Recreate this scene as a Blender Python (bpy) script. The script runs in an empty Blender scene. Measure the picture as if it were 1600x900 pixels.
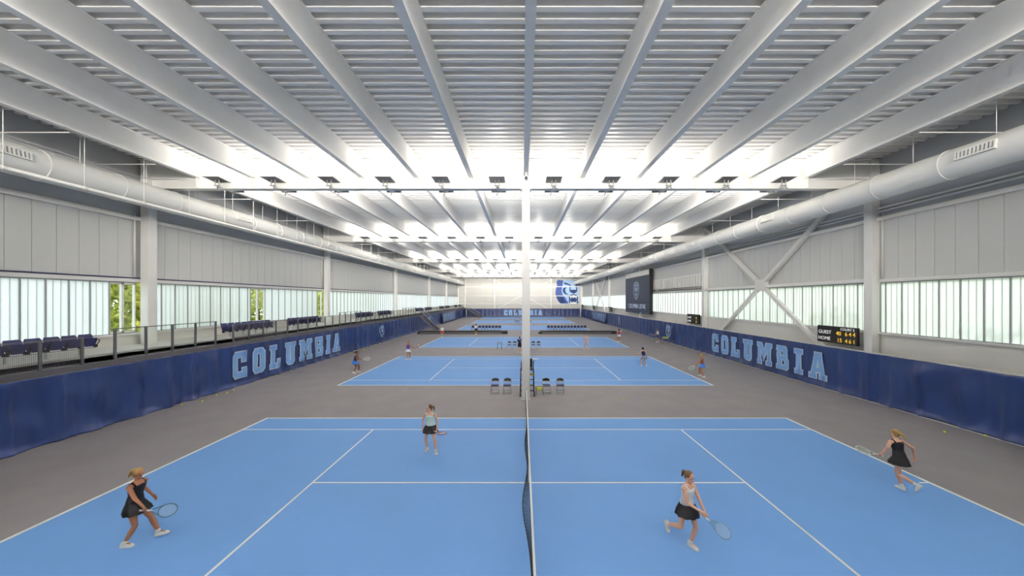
import bpy, bmesh, math, random
from mathutils import Vector, Matrix, noise
random.seed(7)
S = bpy.context.scene
col = S.collection
PI = math.pi
# ------------------------------------------------------------------ camera, world, sun, exposure
CAMX, CAMH, F = -0.2, 5.415, 529.0
cd = bpy.data.cameras.new('camera'); cam = bpy.data.objects.new('camera', cd); col.objects.link(cam)
cam.location = (CAMX, 0, CAMH); cam.rotation_euler = (PI/2, 0, 0)
cd.sensor_width = 36; cd.lens = F/1600*36; cd.shift_x = -16/1600; cd.shift_y = 18/1600
cd.clip_start = .05; cd.clip_end = 600
S.camera = cam
S.view_settings.view_transform = 'Standard'; S.view_settings.look = 'None'
S.view_settings.exposure = 0.3; S.view_settings.gamma = 1; S.view_settings.use_curve_mapping = False
W = bpy.data.worlds.new('sky'); S.world = W; W.use_nodes = True
bg = W.node_tree.nodes['Background']; bg.inputs[0].default_value = (.92, .96, 1, 1); bg.inputs[1].default_value = 2.3
sd = bpy.data.lights.new('sun', 'SUN'); sd.energy = 1.3; sd.angle = .02; sd.color = (1, .96, .88)
so = bpy.data.objects.new('sun', sd); col.objects.link(so)
so.rotation_euler = Vector((-.8, .25, -.62)).to_track_quat('-Z', 'Y').to_euler()
LAMP_W, FILL_W = 34.0, 450.0
# hall layout (metres)
XL, XR = -20.9, 19.05           # wall planes
CL, CR = -18.1, 18.42           # curtain planes
YN, YF = -2.0, 108.2
ROWS = [18.4, 35.2, 54.3, 73.9, 90.7]      # column / girder lines
COURTS = [4.52, 21.31, 38.1, 60.0, 76.8, 93.6]
BX = [-2.96*k for k in range(6, 0, -1)] + [0] + [3.04*k for k in range(1, 6)]

# ------------------------------------------------------------------ materials
MATS = {}
def mat(name, c, rough=.6, metal=0, noise_amt=0, nscale=3, bump=0, spec=.4, emit=0):
    m = bpy.data.materials.new(name); m.use_nodes = True; nt = m.node_tree; b = nt.nodes['Principled BSDF']
    b.inputs['Base Color'].default_value = (*c, 1); b.inputs['Roughness'].default_value = rough
    b.inputs['Metallic'].default_value = metal; b.inputs['Specular IOR Level'].default_value = spec
    if emit:
        b.inputs['Emission Color'].default_value = (*c, 1); b.inputs['Emission Strength'].default_value = emit
    if noise_amt or bump:
        tc = nt.nodes.new('ShaderNodeTexCoord'); n = nt.nodes.new('ShaderNodeTexNoise')
        n.inputs['Scale'].default_value = nscale; n.inputs['Detail'].default_value = 6
        nt.links.new(tc.outputs['Object'], n.inputs['Vector'])
        if noise_amt:
            r = nt.nodes.new('ShaderNodeValToRGB'); r.color_ramp.elements[0].position = .3; r.color_ramp.elements[1].position = .7
            r.color_ramp.elements[0].color = (*[x*(1-noise_amt) for x in c], 1); r.color_ramp.elements[1].color = (*[min(1, x*(1+noise_amt)) for x in c], 1)
            nt.links.new(n.outputs['Fac'], r.inputs['Fac']); nt.links.new(r.outputs['Color'], b.inputs['Base Color'])
        if bump:
            bp = nt.nodes.new('ShaderNodeBump'); bp.inputs['Strength'].default_value = bump; bp.inputs['Distance'].default_value = .01
            nt.links.new(n.outputs['Fac'], bp.inputs['Height']); nt.links.new(bp.outputs['Normal'], b.inputs['Normal'])
    MATS[name] = m
    return m
def lin(r, g, b):
    f = lambda v: (v/255/12.92 if v/255 <= .04045 else ((v/255+.055)/1.055)**2.4)
    return (f(r), f(g), f(b))
mat('court_grey', lin(138, 134, 139), .62, noise_amt=.07, nscale=.7, bump=.05, spec=.3)
mat('court_blue', lin(108, 158, 222), .55, noise_amt=.025, nscale=.5, spec=.35)
mat('line_white', (.85, .87, .88), .6)
mat('white_steel', (.84, .835, .815), .42, noise_amt=.02, nscale=1.5)
mat('deck_white', (.92, .91, .88), .38, spec=.5)
mat('wall_panel', lin(209, 210, 208), .55, noise_amt=.02, nscale=.6)
mat('far_panel', lin(208, 207, 201), .6, noise_amt=.02, nscale=.6)
mat('wall_white', lin(226, 225, 220), .6, noise_amt=.02, nscale=.6)
mat('wall_shaded', lin(188, 191, 195), .55)  # wall paint greyed to stand in for the shade up high
mat('joint', lin(120, 120, 118), .8)
mat('mullion', lin(168, 170, 170), .4, metal=.3)
mat('duct', lin(224, 225, 222), .4, noise_amt=.02, nscale=1)
mat('curtain', lin(28, 50, 106), .34, noise_amt=.06, nscale=.9, spec=.6)
mat('letter_blue', lin(134, 182, 240), .5)
mat('letter_pale', lin(206, 226, 250), .5)
mat('crest_pale', lin(166, 196, 234), .5)
mat('rail_grey', lin(104, 102, 106), .5, metal=.3)
mat('dark_step', lin(70, 66, 68), .8)
mat('platform', lin(196, 196, 192), .6, noise_amt=.03, nscale=1)
mat('seat_navy', lin(44, 46, 92), .5)
mat('black', (.012, .012, .014), .5)
mat('dark_grey', lin(78, 78, 82), .5)
mat('lamp_grey', lin(138, 138, 140), .5)
mat('steel', lin(176, 178, 180), .35, metal=.6)
mat('navy_screen', lin(30, 42, 66), .5, emit=.12)
mat('screen_ink', lin(120, 140, 168), .5, emit=.25)
mat('screen_text', lin(150, 162, 186), .5, emit=.35)
mat('led_white', (.7, .7, .7), .5, emit=.45)
mat('led_amber', (.75, .46, .04), .5, emit=.55)
mat('board_black', (.008, .008, .009), .5)
mat('ball', lin(236, 252, 44), .8, emit=0)
mat('lens', (1, 1, 1), .5, emit=3)
mat('concrete', lin(150, 150, 140), .9, noise_amt=.1, nscale=.4)
mat('bark', lin(90, 75, 60), .9, noise_amt=.2, nscale=6)
mat('net_black', (.015, .016, .018), .7)
mat('emblem_navy', lin(28, 58, 118), .6); mat('emblem_mid', lin(72, 96, 168), .6); mat('emblem_pale', lin(176, 208, 240), .6)
mat('emblem_white', lin(236, 242, 246), .6)
mat('amber', lin(222, 160, 60), .6)
for n_, c_ in dict(skin_fair=(222, 172, 148), skin_tan=(176, 122, 92), skin_brown=(128, 84, 60), hair_blonde=(176, 140, 84), hair_brown=(104, 76, 50), hair_dark=(28, 22, 20),
                   cloth_black=(18, 17, 22), cloth_white=(232, 236, 238), cloth_mint=(206, 232, 224), cloth_navy=(28, 38, 78), cloth_blue=(34, 104, 196), cloth_sky=(70, 130, 226),
                   cloth_purple=(84, 62, 150), cloth_red=(206, 42, 60), cloth_pink=(206, 40, 104), cloth_rose=(214, 186, 190), cloth_grey=(150, 150, 160), cloth_brown=(122, 70, 62),
                   shoe_white=(236, 234, 226), eye_dark=(24, 18, 16), lip=(170, 90, 86), racket_red=(170, 70, 74), racket_teal=(86, 116, 132), racket_pale=(222, 226, 220), racket_blue=(120, 160, 190),
                   string=(214, 226, 216), grip=(236, 236, 232)).items():
    mat(n_, lin(*c_), .6, spec=.3)
def foliage(name, c):
    m = bpy.data.materials.new(name); m.use_nodes = True; nt = m.node_tree; nt.nodes.remove(nt.nodes['Principled BSDF'])
    d = nt.nodes.new('ShaderNodeBsdfDiffuse'); t = nt.nodes.new('ShaderNodeBsdfTranslucent'); mx = nt.nodes.new('ShaderNodeMixShader')
    tc = nt.nodes.new('ShaderNodeTexCoord'); n = nt.nodes.new('ShaderNodeTexNoise'); n.inputs['Scale'].default_value = 2.5
    r = nt.nodes.new('ShaderNodeValToRGB'); r.color_ramp.elements[0].color = (*[x*.55 for x in c], 1); r.color_ramp.elements[1].color = (*[min(1, x*1.5) for x in c], 1)
    r.color_ramp.elements[0].position = .35; r.color_ramp.elements[1].position = .65
    nt.links.new(tc.outputs['Object'], n.inputs['Vector']); nt.links.new(n.outputs['Fac'], r.inputs['Fac'])
    for s in (d, t): nt.links.new(r.outputs['Color'], s.inputs['Color'])
    mx.inputs[0].default_value = .5
    nt.links.new(d.outputs[0], mx.inputs[1]); nt.links.new(t.outputs[0], mx.inputs[2]); nt.links.new(mx.outputs[0], nt.nodes['Material Output'].inputs[0])
    MATS[name] = m
foliage('leaf', lin(216, 228, 126))
def glassy(name, c, fac):
    m = bpy.data.materials.new(name); m.use_nodes = True; nt = m.node_tree; nt.nodes.remove(nt.nodes['Principled BSDF'])
    t = nt.nodes.new('ShaderNodeBsdfTranslucent'); d = nt.nodes.new('ShaderNodeBsdfDiffuse'); g = nt.nodes.new('ShaderNodeBsdfGlossy')
    t.inputs[0].default_value = (*c, 1); d.inputs[0].default_value = (*[x*.8 for x in c], 1); g.inputs['Roughness'].default_value = .25
    m1 = nt.nodes.new('ShaderNodeMixShader'); m2 = nt.nodes.new('ShaderNodeMixShader'); m1.inputs[0].default_value = fac; m2.inputs[0].default_value = .04
    nt.links.new(t.outputs[0], m1.inputs[1]); nt.links.new(d.outputs[0], m1.inputs[2]); nt.links.new(m1.outputs[0], m2.inputs[1]); nt.links.new(g.outputs[0], m2.inputs[2])
    nt.links.new(m2.outputs[0], nt.nodes['Material Output'].inputs[0]); MATS[name] = m
glassy('channel_glass', (.86, .95, .93), .35)
def clear(name):
    m = bpy.data.materials.new(name); m.use_nodes = True; nt = m.node_tree; nt.nodes.remove(nt.nodes['Principled BSDF'])
    t = nt.nodes.new('ShaderNodeBsdfTransparent'); g = nt.nodes.new('ShaderNodeBsdfGlossy'); g.inputs['Roughness'].default_value = .02
    t.inputs[0].default_value = (.92, .97, .95, 1)
    mx = nt.nodes.new('ShaderNodeMixShader'); mx.inputs[0].default_value = .05
    nt.links.new(t.outputs[0], mx.inputs[1]); nt.links.new(g.outputs[0], mx.inputs[2]); nt.links.new(mx.outputs[0], nt.nodes['Material Output'].inputs[0]); MATS[name] = m
clear('clear_glass')
MATS['rail_glass'] = MATS['clear_glass'].copy(); MATS['rail_glass'].node_tree.nodes['Mix Shader'].inputs[0].default_value = .008
for n_ in MATS['rail_glass'].node_tree.nodes:
    if n_.type == 'BSDF_TRANSPARENT': n_.inputs[0].default_value = (.97, .985, .98, 1)

# ------------------------------------------------------------------ helpers
class MB:
    def __init__(self): self.v = []; self.f = []
    def add(self, vs, fs):
        o = len(self.v); self.v += [tuple(x) for x in vs]; self.f += [tuple(i+o for i in q) for q in fs]; return self
    def box(self, x0, x1, y0, y1, z0, z1):
        return self.add([(x0,y0,z0),(x1,y0,z0),(x1,y1,z0),(x0,y1,z0),(x0,y0,z1),(x1,y0,z1),(x1,y1,z1),(x0,y1,z1)],
                        [(0,3,2,1),(4,5,6,7),(0,1,5,4),(1,2,6,5),(2,3,7,6),(3,0,4,7)])
    def beam(self, a, b, w, h, up=(0,0,1)):
        a, b = Vector(a), Vector(b); d = (b-a).normalized(); s = d.cross(Vector(up))
        if s.length < 1e-4: s = d.cross(Vector((1,0,0)))
        s.normalize(); u = s.cross(d); vs = []
        for p in (a, b):
            for i, j in ((-1,-1),(1,-1),(1,1),(-1,1)): vs.append(p + s*(i*w/2) + u*(j*h/2))
        return self.add(vs, [(0,1,2,3),(7,6,5,4),(0,4,5,1),(1,5,6,2),(2,6,7,3),(3,7,4,0)])
    def rings(self, rs, cap=True):
        n = len(rs[0]); vs = [p for r in rs for p in r]; fs = []
        for k in range(len(rs)-1):
            for i in range(n): fs.append((k*n+i, k*n+(i+1)%n, (k+1)*n+(i+1)%n, (k+1)*n+i))
        if cap: fs += [tuple(range(n))[::-1], tuple((len(rs)-1)*n+i for i in range(n))]
        return self.add(vs, fs)
    def tube(self, pts, r, n=8, cap=True):
        pts = [Vector(p) for p in pts]; rr = r if isinstance(r, (list, tuple)) else [r]*len(pts); rs = []
        u = None
        for i, p in enumerate(pts):
            d = (pts[min(i+1, len(pts)-1)] - pts[max(i-1, 0)]).normalized()
            if u is None: u = d.orthogonal().normalized()
            u = (u - d*u.dot(d)).normalized(); w = d.cross(u)
            rs.append([p + (u*math.cos(2*PI*k/n) + w*math.sin(2*PI*k/n))*rr[i] for k in range(n)])
        return self.rings(rs, cap)
    def ball(self, c, r, n=12, m=8, rot=None):
        r = r if isinstance(r, (list, tuple)) else (r, r, r); c = Vector(c); rs = []
        for j in range(1, m):
            t = PI*j/m
            ring = [Vector((r[0]*math.sin(t)*math.cos(2*PI*k/n), r[1]*math.sin(t)*math.sin(2*PI*k/n), -r[2]*math.cos(t))) for k in range(n)]
            rs.append([c + (rot @ q if rot else q) for q in ring])
        o = len(self.v); self.rings(rs, False)
        b = Vector((0,0,-r[2])); t = Vector((0,0,r[2]))
        if rot: b = rot @ b; t = rot @ t
        i0 = len(self.v); self.v += [tuple(c+b), tuple(c+t)]; L = o+(m-2)*n
        for k in range(n): self.f += [(i0, o+(k+1)%n, o+k), (i0+1, L+k, L+(k+1)%n)]
        return self
    def cap_seg(self, a, b, ra, rb, n=12):
        a, b = Vector(a), Vector(b)
        if (b-a).length > 1e-5: self.tube([a, b], [ra, rb], n)
        self.ball(a, ra, n, 8); self.ball(b, rb, n, 8); return self
    def mesh(self, name, m=None, smooth=False):
        me = bpy.data.meshes.new(name); me.from_pydata(self.v, [], self.f); me.update()
        if m: me.materials.append(MATS[m])
        if smooth:
            for p in me.polygons: p.use_smooth = True
        return me
    def build(self, name, m=None, parent=None, smooth=False, loc=None, rot=None):
        return ob(name, self.mesh(name, m, smooth), parent, loc, rot)
def ob(name, me, parent=None, loc=None, rot=None):
    o = bpy.data.objects.new(name, me); col.objects.link(o)
    if parent: o.parent = parent
    if loc is not None: o.location = loc
    if rot is not None: o.rotation_euler = rot
    return o
def tag(o, label, cat, group=None):
    o['label'] = label; o['category'] = cat
    if group: o['group'] = group
    return o
def thing(name, label, cat, loc=(0,0,0), rz=0, group=None):
    return tag(ob(name, None, None, loc, (0,0,rz)), label, cat, group)
def struct(o): o['kind'] = 'structure'; return o
def stuff(o): o['kind'] = 'stuff'; return o
def copy_tree(o, parent=None):
    c = o.copy(); col.objects.link(c); c.parent = parent
    for ch in list(o.children): copy_tree(ch, c)
    return c
def smooth_by_angle(me, deg=40):
    bm = bmesh.new(); bm.from_mesh(me)
    for f in bm.faces: f.smooth = True
    for e in bm.edges:
        if len(e.link_faces) == 2 and e.calc_face_angle() > math.radians(deg): e.smooth = False
    bm.to_mesh(me); bm.free()
ORD = ['first','second','third','fourth','fifth','sixth','seventh','eighth','ninth','tenth','eleventh','twelfth','thirteenth','fourteenth','fifteenth','sixteenth','seventeenth','eighteenth','nineteenth','twentieth']
def text_mesh(body, size, name):
    c = bpy.data.curves.new(name, 'FONT'); c.body = body; c.size = size; c.extrude = .006; c.resolution_u = 3
    c.align_x = 'CENTER'; c.align_y = 'CENTER'
    t = bpy.data.objects.new(name, c); col.objects.link(t)
    dg = bpy.context.evaluated_depsgraph_get(); me = bpy.data.meshes.new_from_object(t.evaluated_get(dg))
    bpy.data.objects.remove(t); bpy.data.curves.remove(c); me.name = name
    return me

# ------------------------------------------------------------------ floor and courts
floor = struct(MB().box(XL-.2, XR+.2, YN, YF+.2, -.25, 0).build('floor', 'court_grey'))
HL, HW = 11.885, 5.485
court_me = MB().box(-HL, HL, 0, 10.97, .0005, .004).mesh('court_surface', 'court_blue')
LW = .06
def line_mesh(x0, x1, y0, y1): return MB().box(x0, x1, y0, y1, .004, .007).mesh('court_line', 'line_white')
L_ = [line_mesh(-HL, HL, 0, .08), line_mesh(-HL, HL, 10.89, 10.97), line_mesh(-HL, -HL+.1, .08, 10.89), line_mesh(HL-.1, HL, .08, 10.89),
      line_mesh(-HL+.1, HL-.1, 1.37, 1.37+LW), line_mesh(-HL+.1, HL-.1, 9.54, 9.54+LW), line_mesh(-6.4-LW/2, -6.4+LW/2, 1.43, 9.54), line_mesh(6.4-LW/2, 6.4+LW/2, 1.43, 9.54),
      line_mesh(-6.37, 6.37, 5.455, 5.515), line_mesh(-HL+.1, -HL+.35, 5.455, 5.515), line_mesh(HL-.35, HL-.1, 5.455, 5.515)]
for y in COURTS:
    c = ob('court_surface', court_me, floor, (0, y, 0))
    for me in L_: ob('court_line', me, c)
MB().box(CR-.22, CR-.15, YN, YF, .0005, .006).build('edge_strip', 'line_white', floor)

# ------------------------------------------------------------------ ceiling: corrugated deck, girders, beams
P, prof = .385, []
y = YN
d = MB(); ys = []
while y < YF:
    for dy, z in ((0, 13.0), (.15, 13.0), (.19, 13.15), (.345, 13.15)): ys.append((y+dy, z))
    y += P
vs = []; fs = []
for yy, zz in ys: vs += [(XL-.2, yy, zz), (XR+.2, yy, zz)]
for i in range(len(ys)-1): fs.append((2*i, 2*i+2, 2*i+3, 2*i+1))
n0 = len(vs)
for yy, zz in ys: vs += [(XL-.2, yy, zz+.04), (XR+.2, yy, zz+.04)]
for i in range(len(ys)-1): fs.append((n0+2*i, n0+2*i+1, n0+2*i+3, n0+2*i+2))
d.add(vs, fs)
ceiling = struct(d.build('ceiling', 'deck_white'))
def girder_mesh():
    g = MB(); g.box(XL+.02, XR-.02, -.015, .015, 11.44, 12.96); g.box(XL+.02, XR-.02, -.2, .2, 11.38, 11.44); g.box(XL+.02, XR-.02, -.2, .2, 12.95, 12.99)
    return g.mesh('girder', 'white_steel')
gm = girder_mesh()
stiff = MB().box(-.01, .01, -.19, -.016, 11.44, 12.0).mesh('stiffener', 'white_steel')
for k, y in enumerate(ROWS):
    g = ob('girder', gm, ceiling, (0, y, 0))
    for x in BX: ob('stiffener', stiff, g, (x, 0, 0))
ends = [YN] + ROWS + [YF]
for k in range(6):
    a, b = ends[k] + (.02 if k else 0), ends[k+1]-.02
    m = MB(); m.box(-.125, .125, a, b, 12.0, 12.05); m.box(-.125, .125, a, b, 12.94, 12.995); m.box(-.105, .105, a, b, 12.05, 12.94)
    me = m.mesh('beam', 'white_steel')
    for x in BX: ob('beam', me, ceiling, (x, 0, 0))
strut = MB().tube([(0,0,0),(1,0,0)], .022, 6).mesh('strut', 'white_steel')
for yy in [13.2, 16.3, 22, 28, 40, 47, 60, 66, 80, 97]:
    o = ob('strut', strut, ceiling, (XL+.25, yy, 11.93)); o.scale = (BX[0]-XL-.35, 1, 1)
    o = ob('strut', strut, ceiling, (BX[-1]+.1, yy, 11.93)); o.scale = (XR-BX[-1]-.2, 1, 1)

# ------------------------------------------------------------------ walls
def wall(side):
    s = -1 if side == 'left' else 1
    X = XL if side == 'left' else XR
    def bx(x0, x1, *r):      # x measured from wall face towards the court
        a, b = X - s*x0, X - s*x1
        return MB().box(min(a, b), max(a, b), *r)
    w = struct(bx(-.2, 0, YN, YF, 0, 3.62).build('wall_'+side, 'wall_white'))
    bx(-.2, 0, YN, YF, 6.36, 9.75).build('panel_backing', 'joint', w)
    bx(-.2, .02, YN, YF, 9.7501, 13.15).build('upper_cladding', 'wall_shaded', w)  # shade above the tube girt is put into the colour
    # vertical cladding panels
    pw = .76; n = int((YF-YN)/pw)
    pm = bx(.0, .035, .008, pw-.008, 6.5, 9.66).mesh('wall_panel', 'wall_panel')
    for i in range(n): ob('wall_panel', pm, w, (0, YN+i*pw+.3, 0))
    # girts, sill, pipe rail
    bx(.0, .16, YN, YF, 6.34, 6.5).build('window_head_girt', 'white_steel', w)
    bx(.0, .12, YN, YF, 3.55, 3.64).build('window_sill', 'white_steel', w)
    MB().tube([(X-s*.14, YN, 9.74), (X-s*.14, YF, 9.74)], .11, 12).build('girt_tube', 'white_steel', w, True)
    if side == 'left':
        MB().tube([(X-s*.1, YN, 6.56), (X-s*.1, YF, 6.56)], .03, 6).build('cable', 'seat_navy', w, True)
    else:
        for z in (10.12, 10.3): MB().tube([(X-s*.12, YN, z), (X-s*.12, YF, z)], .05, 8).build('conduit', 'white_steel', w, True)
    # columns: H sections, flange to the court
    cm = MB(); x0, x1 = (.2, .62) if side == 'left' else (.05, .47)
    a, b = sorted((X-s*x0, X-s*x1)); zb = 3.03 if side == 'left' else 0
    cm.box(a, b, -.22, .22, zb, 12.98)
    cme = cm.mesh('column', 'white_steel')
    pipe = MB().tube([(X-s*.12, -.42, 6.6), (X-s*.12, -.42, 10.0)], .035, 8).mesh('riser_pipe', 'white_steel', True)
    for y in ROWS + [YF-.4]:
        c = ob('column', cme, w, (0, y, 0)); ob('riser_pipe', pipe, w, (0, y, 0))
    # channel-glass windows, bay by bay
    edges = [YN] + ROWS + [YF-.2]
    vision = [(16.95, 18.1), (25.75, 27.2), (34.1, 34.9), (103.6, 107.6)] if side == 'left' else []
    for k in range(6):
        y0, y1 = edges[k]+(.24 if k else .05), edges[k+1]-.24
        num = k+1 + (0 if side == 'left' else 6)
        fr = bx(-.12, .04, y0, y1, 3.6, 3.68); fr2 = bx(-.12, .04, y0, y1, 6.29, 6.36); fr.add(fr2.v, fr2.f)
        win = struct(fr.build('window_%d' % num, 'mullion'))
        step = .2533 if k < 2 else .76
        xa, xb = X - s*(-.06), X - s*(-.0)
        def pane(wd, name):
            m = MB(); g = .008
            m.add([(xb, g, 3.68), (xb, wd-g, 3.68), (xb, wd-g, 6.29), (xb, g, 6.29), (xa, g, 3.68), (xa, g, 6.29), (xa, wd-g, 3.68), (xa, wd-g, 6.29)],
                  [(0,1,2,3), (0,3,5,4), (1,6,7,2)])
            return m.mesh(name, 'channel_glass')
        pme = pane(step, 'glass_channel'); seam = bx(-.05, -.005, -.008, .008, 3.68, 6.29).mesh('glass_joint', 'mullion')
        mul = bx(-.1, .05, -.022, .022, 3.68, 6.29).mesh('mullion', 'mullion')
        vis = [v for v in vision if v[0] > y0-.5 and v[1] < y1+.5]
        # cut the bay into runs of channel glass between the clear vision panes
        runs = []; cur = y0
        for v0, v1 in vis: runs.append((cur, v0)); cur = v1
        runs.append((cur, y1))
        for r0, r1 in runs:
            nn = max(0, int(round((r1-r0)/step)))
            if r1-r0 < .12: continue
            if nn == 0: nn = 1
            st = (r1-r0)/nn
            for i in range(nn):
                o = ob('glass_channel', pme, win, (0, r0+i*st, 0)); o.scale = (1, st/step, 1)
                if step < .5 and i % 3: ob('glass_joint', seam, win, (0, r0+i*st, 0))
                else: ob('mullion', mul, win, (0, r0+i*st, 0))
            ob('mullion', mul, win, (0, r1, 0))
        for v0, v1 in vis:
            nv = max(1, round((v1-v0)/.7)); sv = (v1-v0)/nv
            for i in range(nv):
                bx(-.05, -.04, v0+i*sv+.03, v0+(i+1)*sv-.03, 3.78, 6.2).build('clear_pane', 'clear_glass', win)
                f = MB()
                for q in (bx(-.1, .03, v0+i*sv, v0+i*sv+.05, 3.68, 6.29), bx(-.1, .03, v0+(i+1)*sv-.05, v0+(i+1)*sv, 3.68, 6.29), bx(-.1, .03, v0+i*sv, v0+(i+1)*sv, 3.68, 3.78), bx(-.1, .03, v0+i*sv, v0+(i+1)*sv, 6.2, 6.29)):
                    f.add(q.v, q.f)
                f.build('pane_frame', 'wall_white', win)
    # diagonal bracing
    if side == 'right':
        for b0, b1 in ((ROWS[0], ROWS[1]), (ROWS[3], ROWS[4])):
            xm = X-.3
            MB().beam((xm, b0, 12.9), (xm, b1, .2), .26, .26, (1,0,0)).build('brace', 'white_steel', w)
            MB().beam((xm-.001, b0, .2), (xm-.001, b1, 12.9), .24, .24, (1,0,0)).build('brace', 'white_steel', w)
            ym = (b0+b1)/2
            MB().box(xm-.16, xm+.16, ym-.55, ym+.55, 6.1, 7.0).build('gusset', 'white_steel', w)
            MB().box(xm-.1, xm+.1, b0+.2, b1-.2, 6.36, 6.56).build('brace_strut', 'white_steel', w)
        # ribbed shading band in the third bay
        for z0, z1 in ((8.05, 8.2), (6.62, 6.72)): bx(.05, .22, ROWS[1]+.3, ROWS[2]-.3, z0, z1).build('rib_rail', 'white_steel', w)
        bx(.036, .05, ROWS[1]+.3, ROWS[2]-.3, 6.72, 8.05).build('rib_backing', 'dark_grey', w)
        rib = bx(.06, .2, -.2, .2, 6.72, 8.05).mesh('rib_panel', 'wall_white')
        yy = ROWS[1]+.5
        while yy < ROWS[2]-.4: ob('rib_panel', rib, w, (0, yy, 0)); yy += .62
        lat = MB(); yy = ROWS[1]+.4
        while yy < ROWS[2]-.8:
            lat.beam((X-.3, yy, 6.56), (X-.3, yy+.28, 6.78), .03, .03); lat.beam((X-.3, yy+.28, 6.78), (X-.3, yy+.56, 6.56), .03, .03); yy += .56
        lat.beam((X-.3, ROWS[1]+.3, 6.8), (X-.3, ROWS[2]-.3, 6.8), .05, .05); lat.beam((X-.3, ROWS[1]+.3, 6.55), (X-.3, ROWS[2]-.3, 6.55), .05, .05)
        lat.build('lattice_rail', 'dark_grey', w)
    return w
wl = wall('left'); wr = wall('right')
# near wall (behind the camera)
struct(MB().box(XL-.2, XR+.2, YN-.2, YN, 0, 13.15).build('wall_near', 'wall_white'))
# far wall
wf = struct(MB().box(XL-.2, XR+.2, YF, YF+.2, 0, 13.15).build('wall_far', 'wall_white'))
for i in range(20):
    x0 = XL+i*2.0
    for z0, z1 in ((2.6, 6.5), (6.7, 9.2), (9.35, 12.9)):
        MB().box(x0+.01, min(x0+1.99, XR), YF-.03, YF, z0, z1).build('wall_panel', 'far_panel', wf)
for z in (3.9, 6.45, 9.4): MB().box(XL+.1, XR-.1, YF-.28, YF-.07, z, z+.24).build('girt', 'white_steel', wf)
for x in (-18.3, -9, 9, 18.6): MB().box(x-.22, x+.22, YF-.6, YF-.2, 0, 12.98).build('column', 'white_steel', wf)
for sx in (-1, 1):
    MB().beam((sx*9, YF-.42, 11.6), (-sx*9, YF-.42, 2.0), .28, .2, (0,1,0)).build('brace', 'white_steel', wf)
MB().box(-.5, .5, YF-.56, YF-.3, 6.3, 7.3).build('gusset', 'white_steel', wf)

# centre columns
for k, y in enumerate(ROWS):
    t = thing('steel_column', ['white square steel column standing by the near net post between folding chairs', 'white steel column hidden in line behind the foremost one, by court two', 'white steel column in line behind the foremost one, between the player benches',
               'white steel column in the centre line, before the fifth court', 'white steel column in the centre line, before the last court'][k], 'column', (0, y, 0), 0, 'columns along the centre line')
    MB().box(-.215, .215, -.16, .16, 0, 11.38).build('shaft', 'white_steel', t)
    MB().box(-.24, .24, -.185, .185, 0, .03).build('base_plate', 'white_steel', t)
    MB().box(-.3, .3, -.21, .21, 11.34, 11.38).build('cap_plate', 'white_steel', t)
# small speaker cluster on the centre beam
t = thing('beam_camera', 'small white camera unit clipped under the middle ceiling beam', 'camera', (0, 17.55, 12.0))
MB().tube([(0,0,0), (0,0,-.2)], .03, 8).build('stem', 'white_steel', t, True)
MB().ball((0,0,-.28), .13, 12, 8).build('housing', 'white_steel', t, True)
MB().tube([(0,-.1,-.3), (0,-.26,-.36)], .07, 10).build('lens_tube', 'dark_grey', t, True)

# ------------------------------------------------------------------ uplights on the girders
panel = MB().box(-.4, .4, -.4, .4, -.035, .035).mesh('lamp_panel', 'lamp_grey')
fins = MB()
for i in range(9): fins.box(-.36+i*.085, -.345+i*.085, -.36, .36, -.055, -.035)
fins = fins.mesh('cooling_fins', 'lamp_grey')
rim = MB(); rim.box(-.42, .42, -.42, -.4, -.03, .06); rim.box(-.42, .42, .4, .42, -.03, .06); rim.box(-.42, -.4, -.4, .4, -.03, .06); rim.box(.4, .42, -.4, .4, -.03, .06)
rim = rim.mesh('lamp_rim', 'white_steel')
lens = MB().box(-.38, .38, -.38, .38, .036, .042).mesh('lamp_lens', 'lens')
yoke = MB(); yoke.tube([(-.1,.0,-.34), (-.1,0,-.03)], .025, 6); yoke.tube([(.1,.0,-.34), (.1,0,-.03)], .025, 6); yoke.beam((-.16,0,-.34), (.16,0,-.34), .06, .05); yoke.tube([(0,.0,-.34), (.12,-.1,-.52)], .03, 6)
yoke = yoke.mesh('yoke', 'steel')
arm = MB(); arm.beam((0,.05,-.36), (0,.28,-.36), .1, .05); arm = arm.mesh('mount_arm', 'white_steel')
ld = bpy.data.lights.new('lamp_light', 'AREA'); ld.shape = 'RECTANGLE'; ld.size = .6; ld.size_y = .4; ld.energy = LAMP_W; ld.color = (1, .94, .86)
lamp_x = [(BX[i]+BX[i+1])/2 for i in range(11)]
lamp_x = [x - .05 for x in lamp_x]
GN = ['first girder from the camera', 'second girder from the camera', 'third girder from the camera', 'fourth girder from the camera', 'last girder']
ld2 = ld.copy(); ld2.name = 'fill_light_far'; ld2.energy = FILL_W; ld2.spread = math.radians(150)
ld3 = ld2.copy(); ld3.name = 'fill_light_end'; ld3.energy = FILL_W*1.35
def uplight(x, y, tilt, aim, data, label, flip):
    t = thing('uplight', label, 'lamp', (x, y, 11.78), PI if flip else 0, 'uplights along the girders')
    r = (math.radians(tilt), 0, 0)
    p = ob('lamp_panel', panel, t, (0,0,0), r); ob('cooling_fins', fins, p); ob('lamp_rim', rim, p); ob('lamp_lens', lens, p)
    ob('yoke', yoke, t); ob('mount_arm', arm, t)
    n = Matrix.Rotation(r[0], 3, 'X') @ Vector((0, 0, .13))
    ob('lamp_light', data, t, n, (PI+math.radians(aim), 0, 0))   # asymmetric optic
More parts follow.
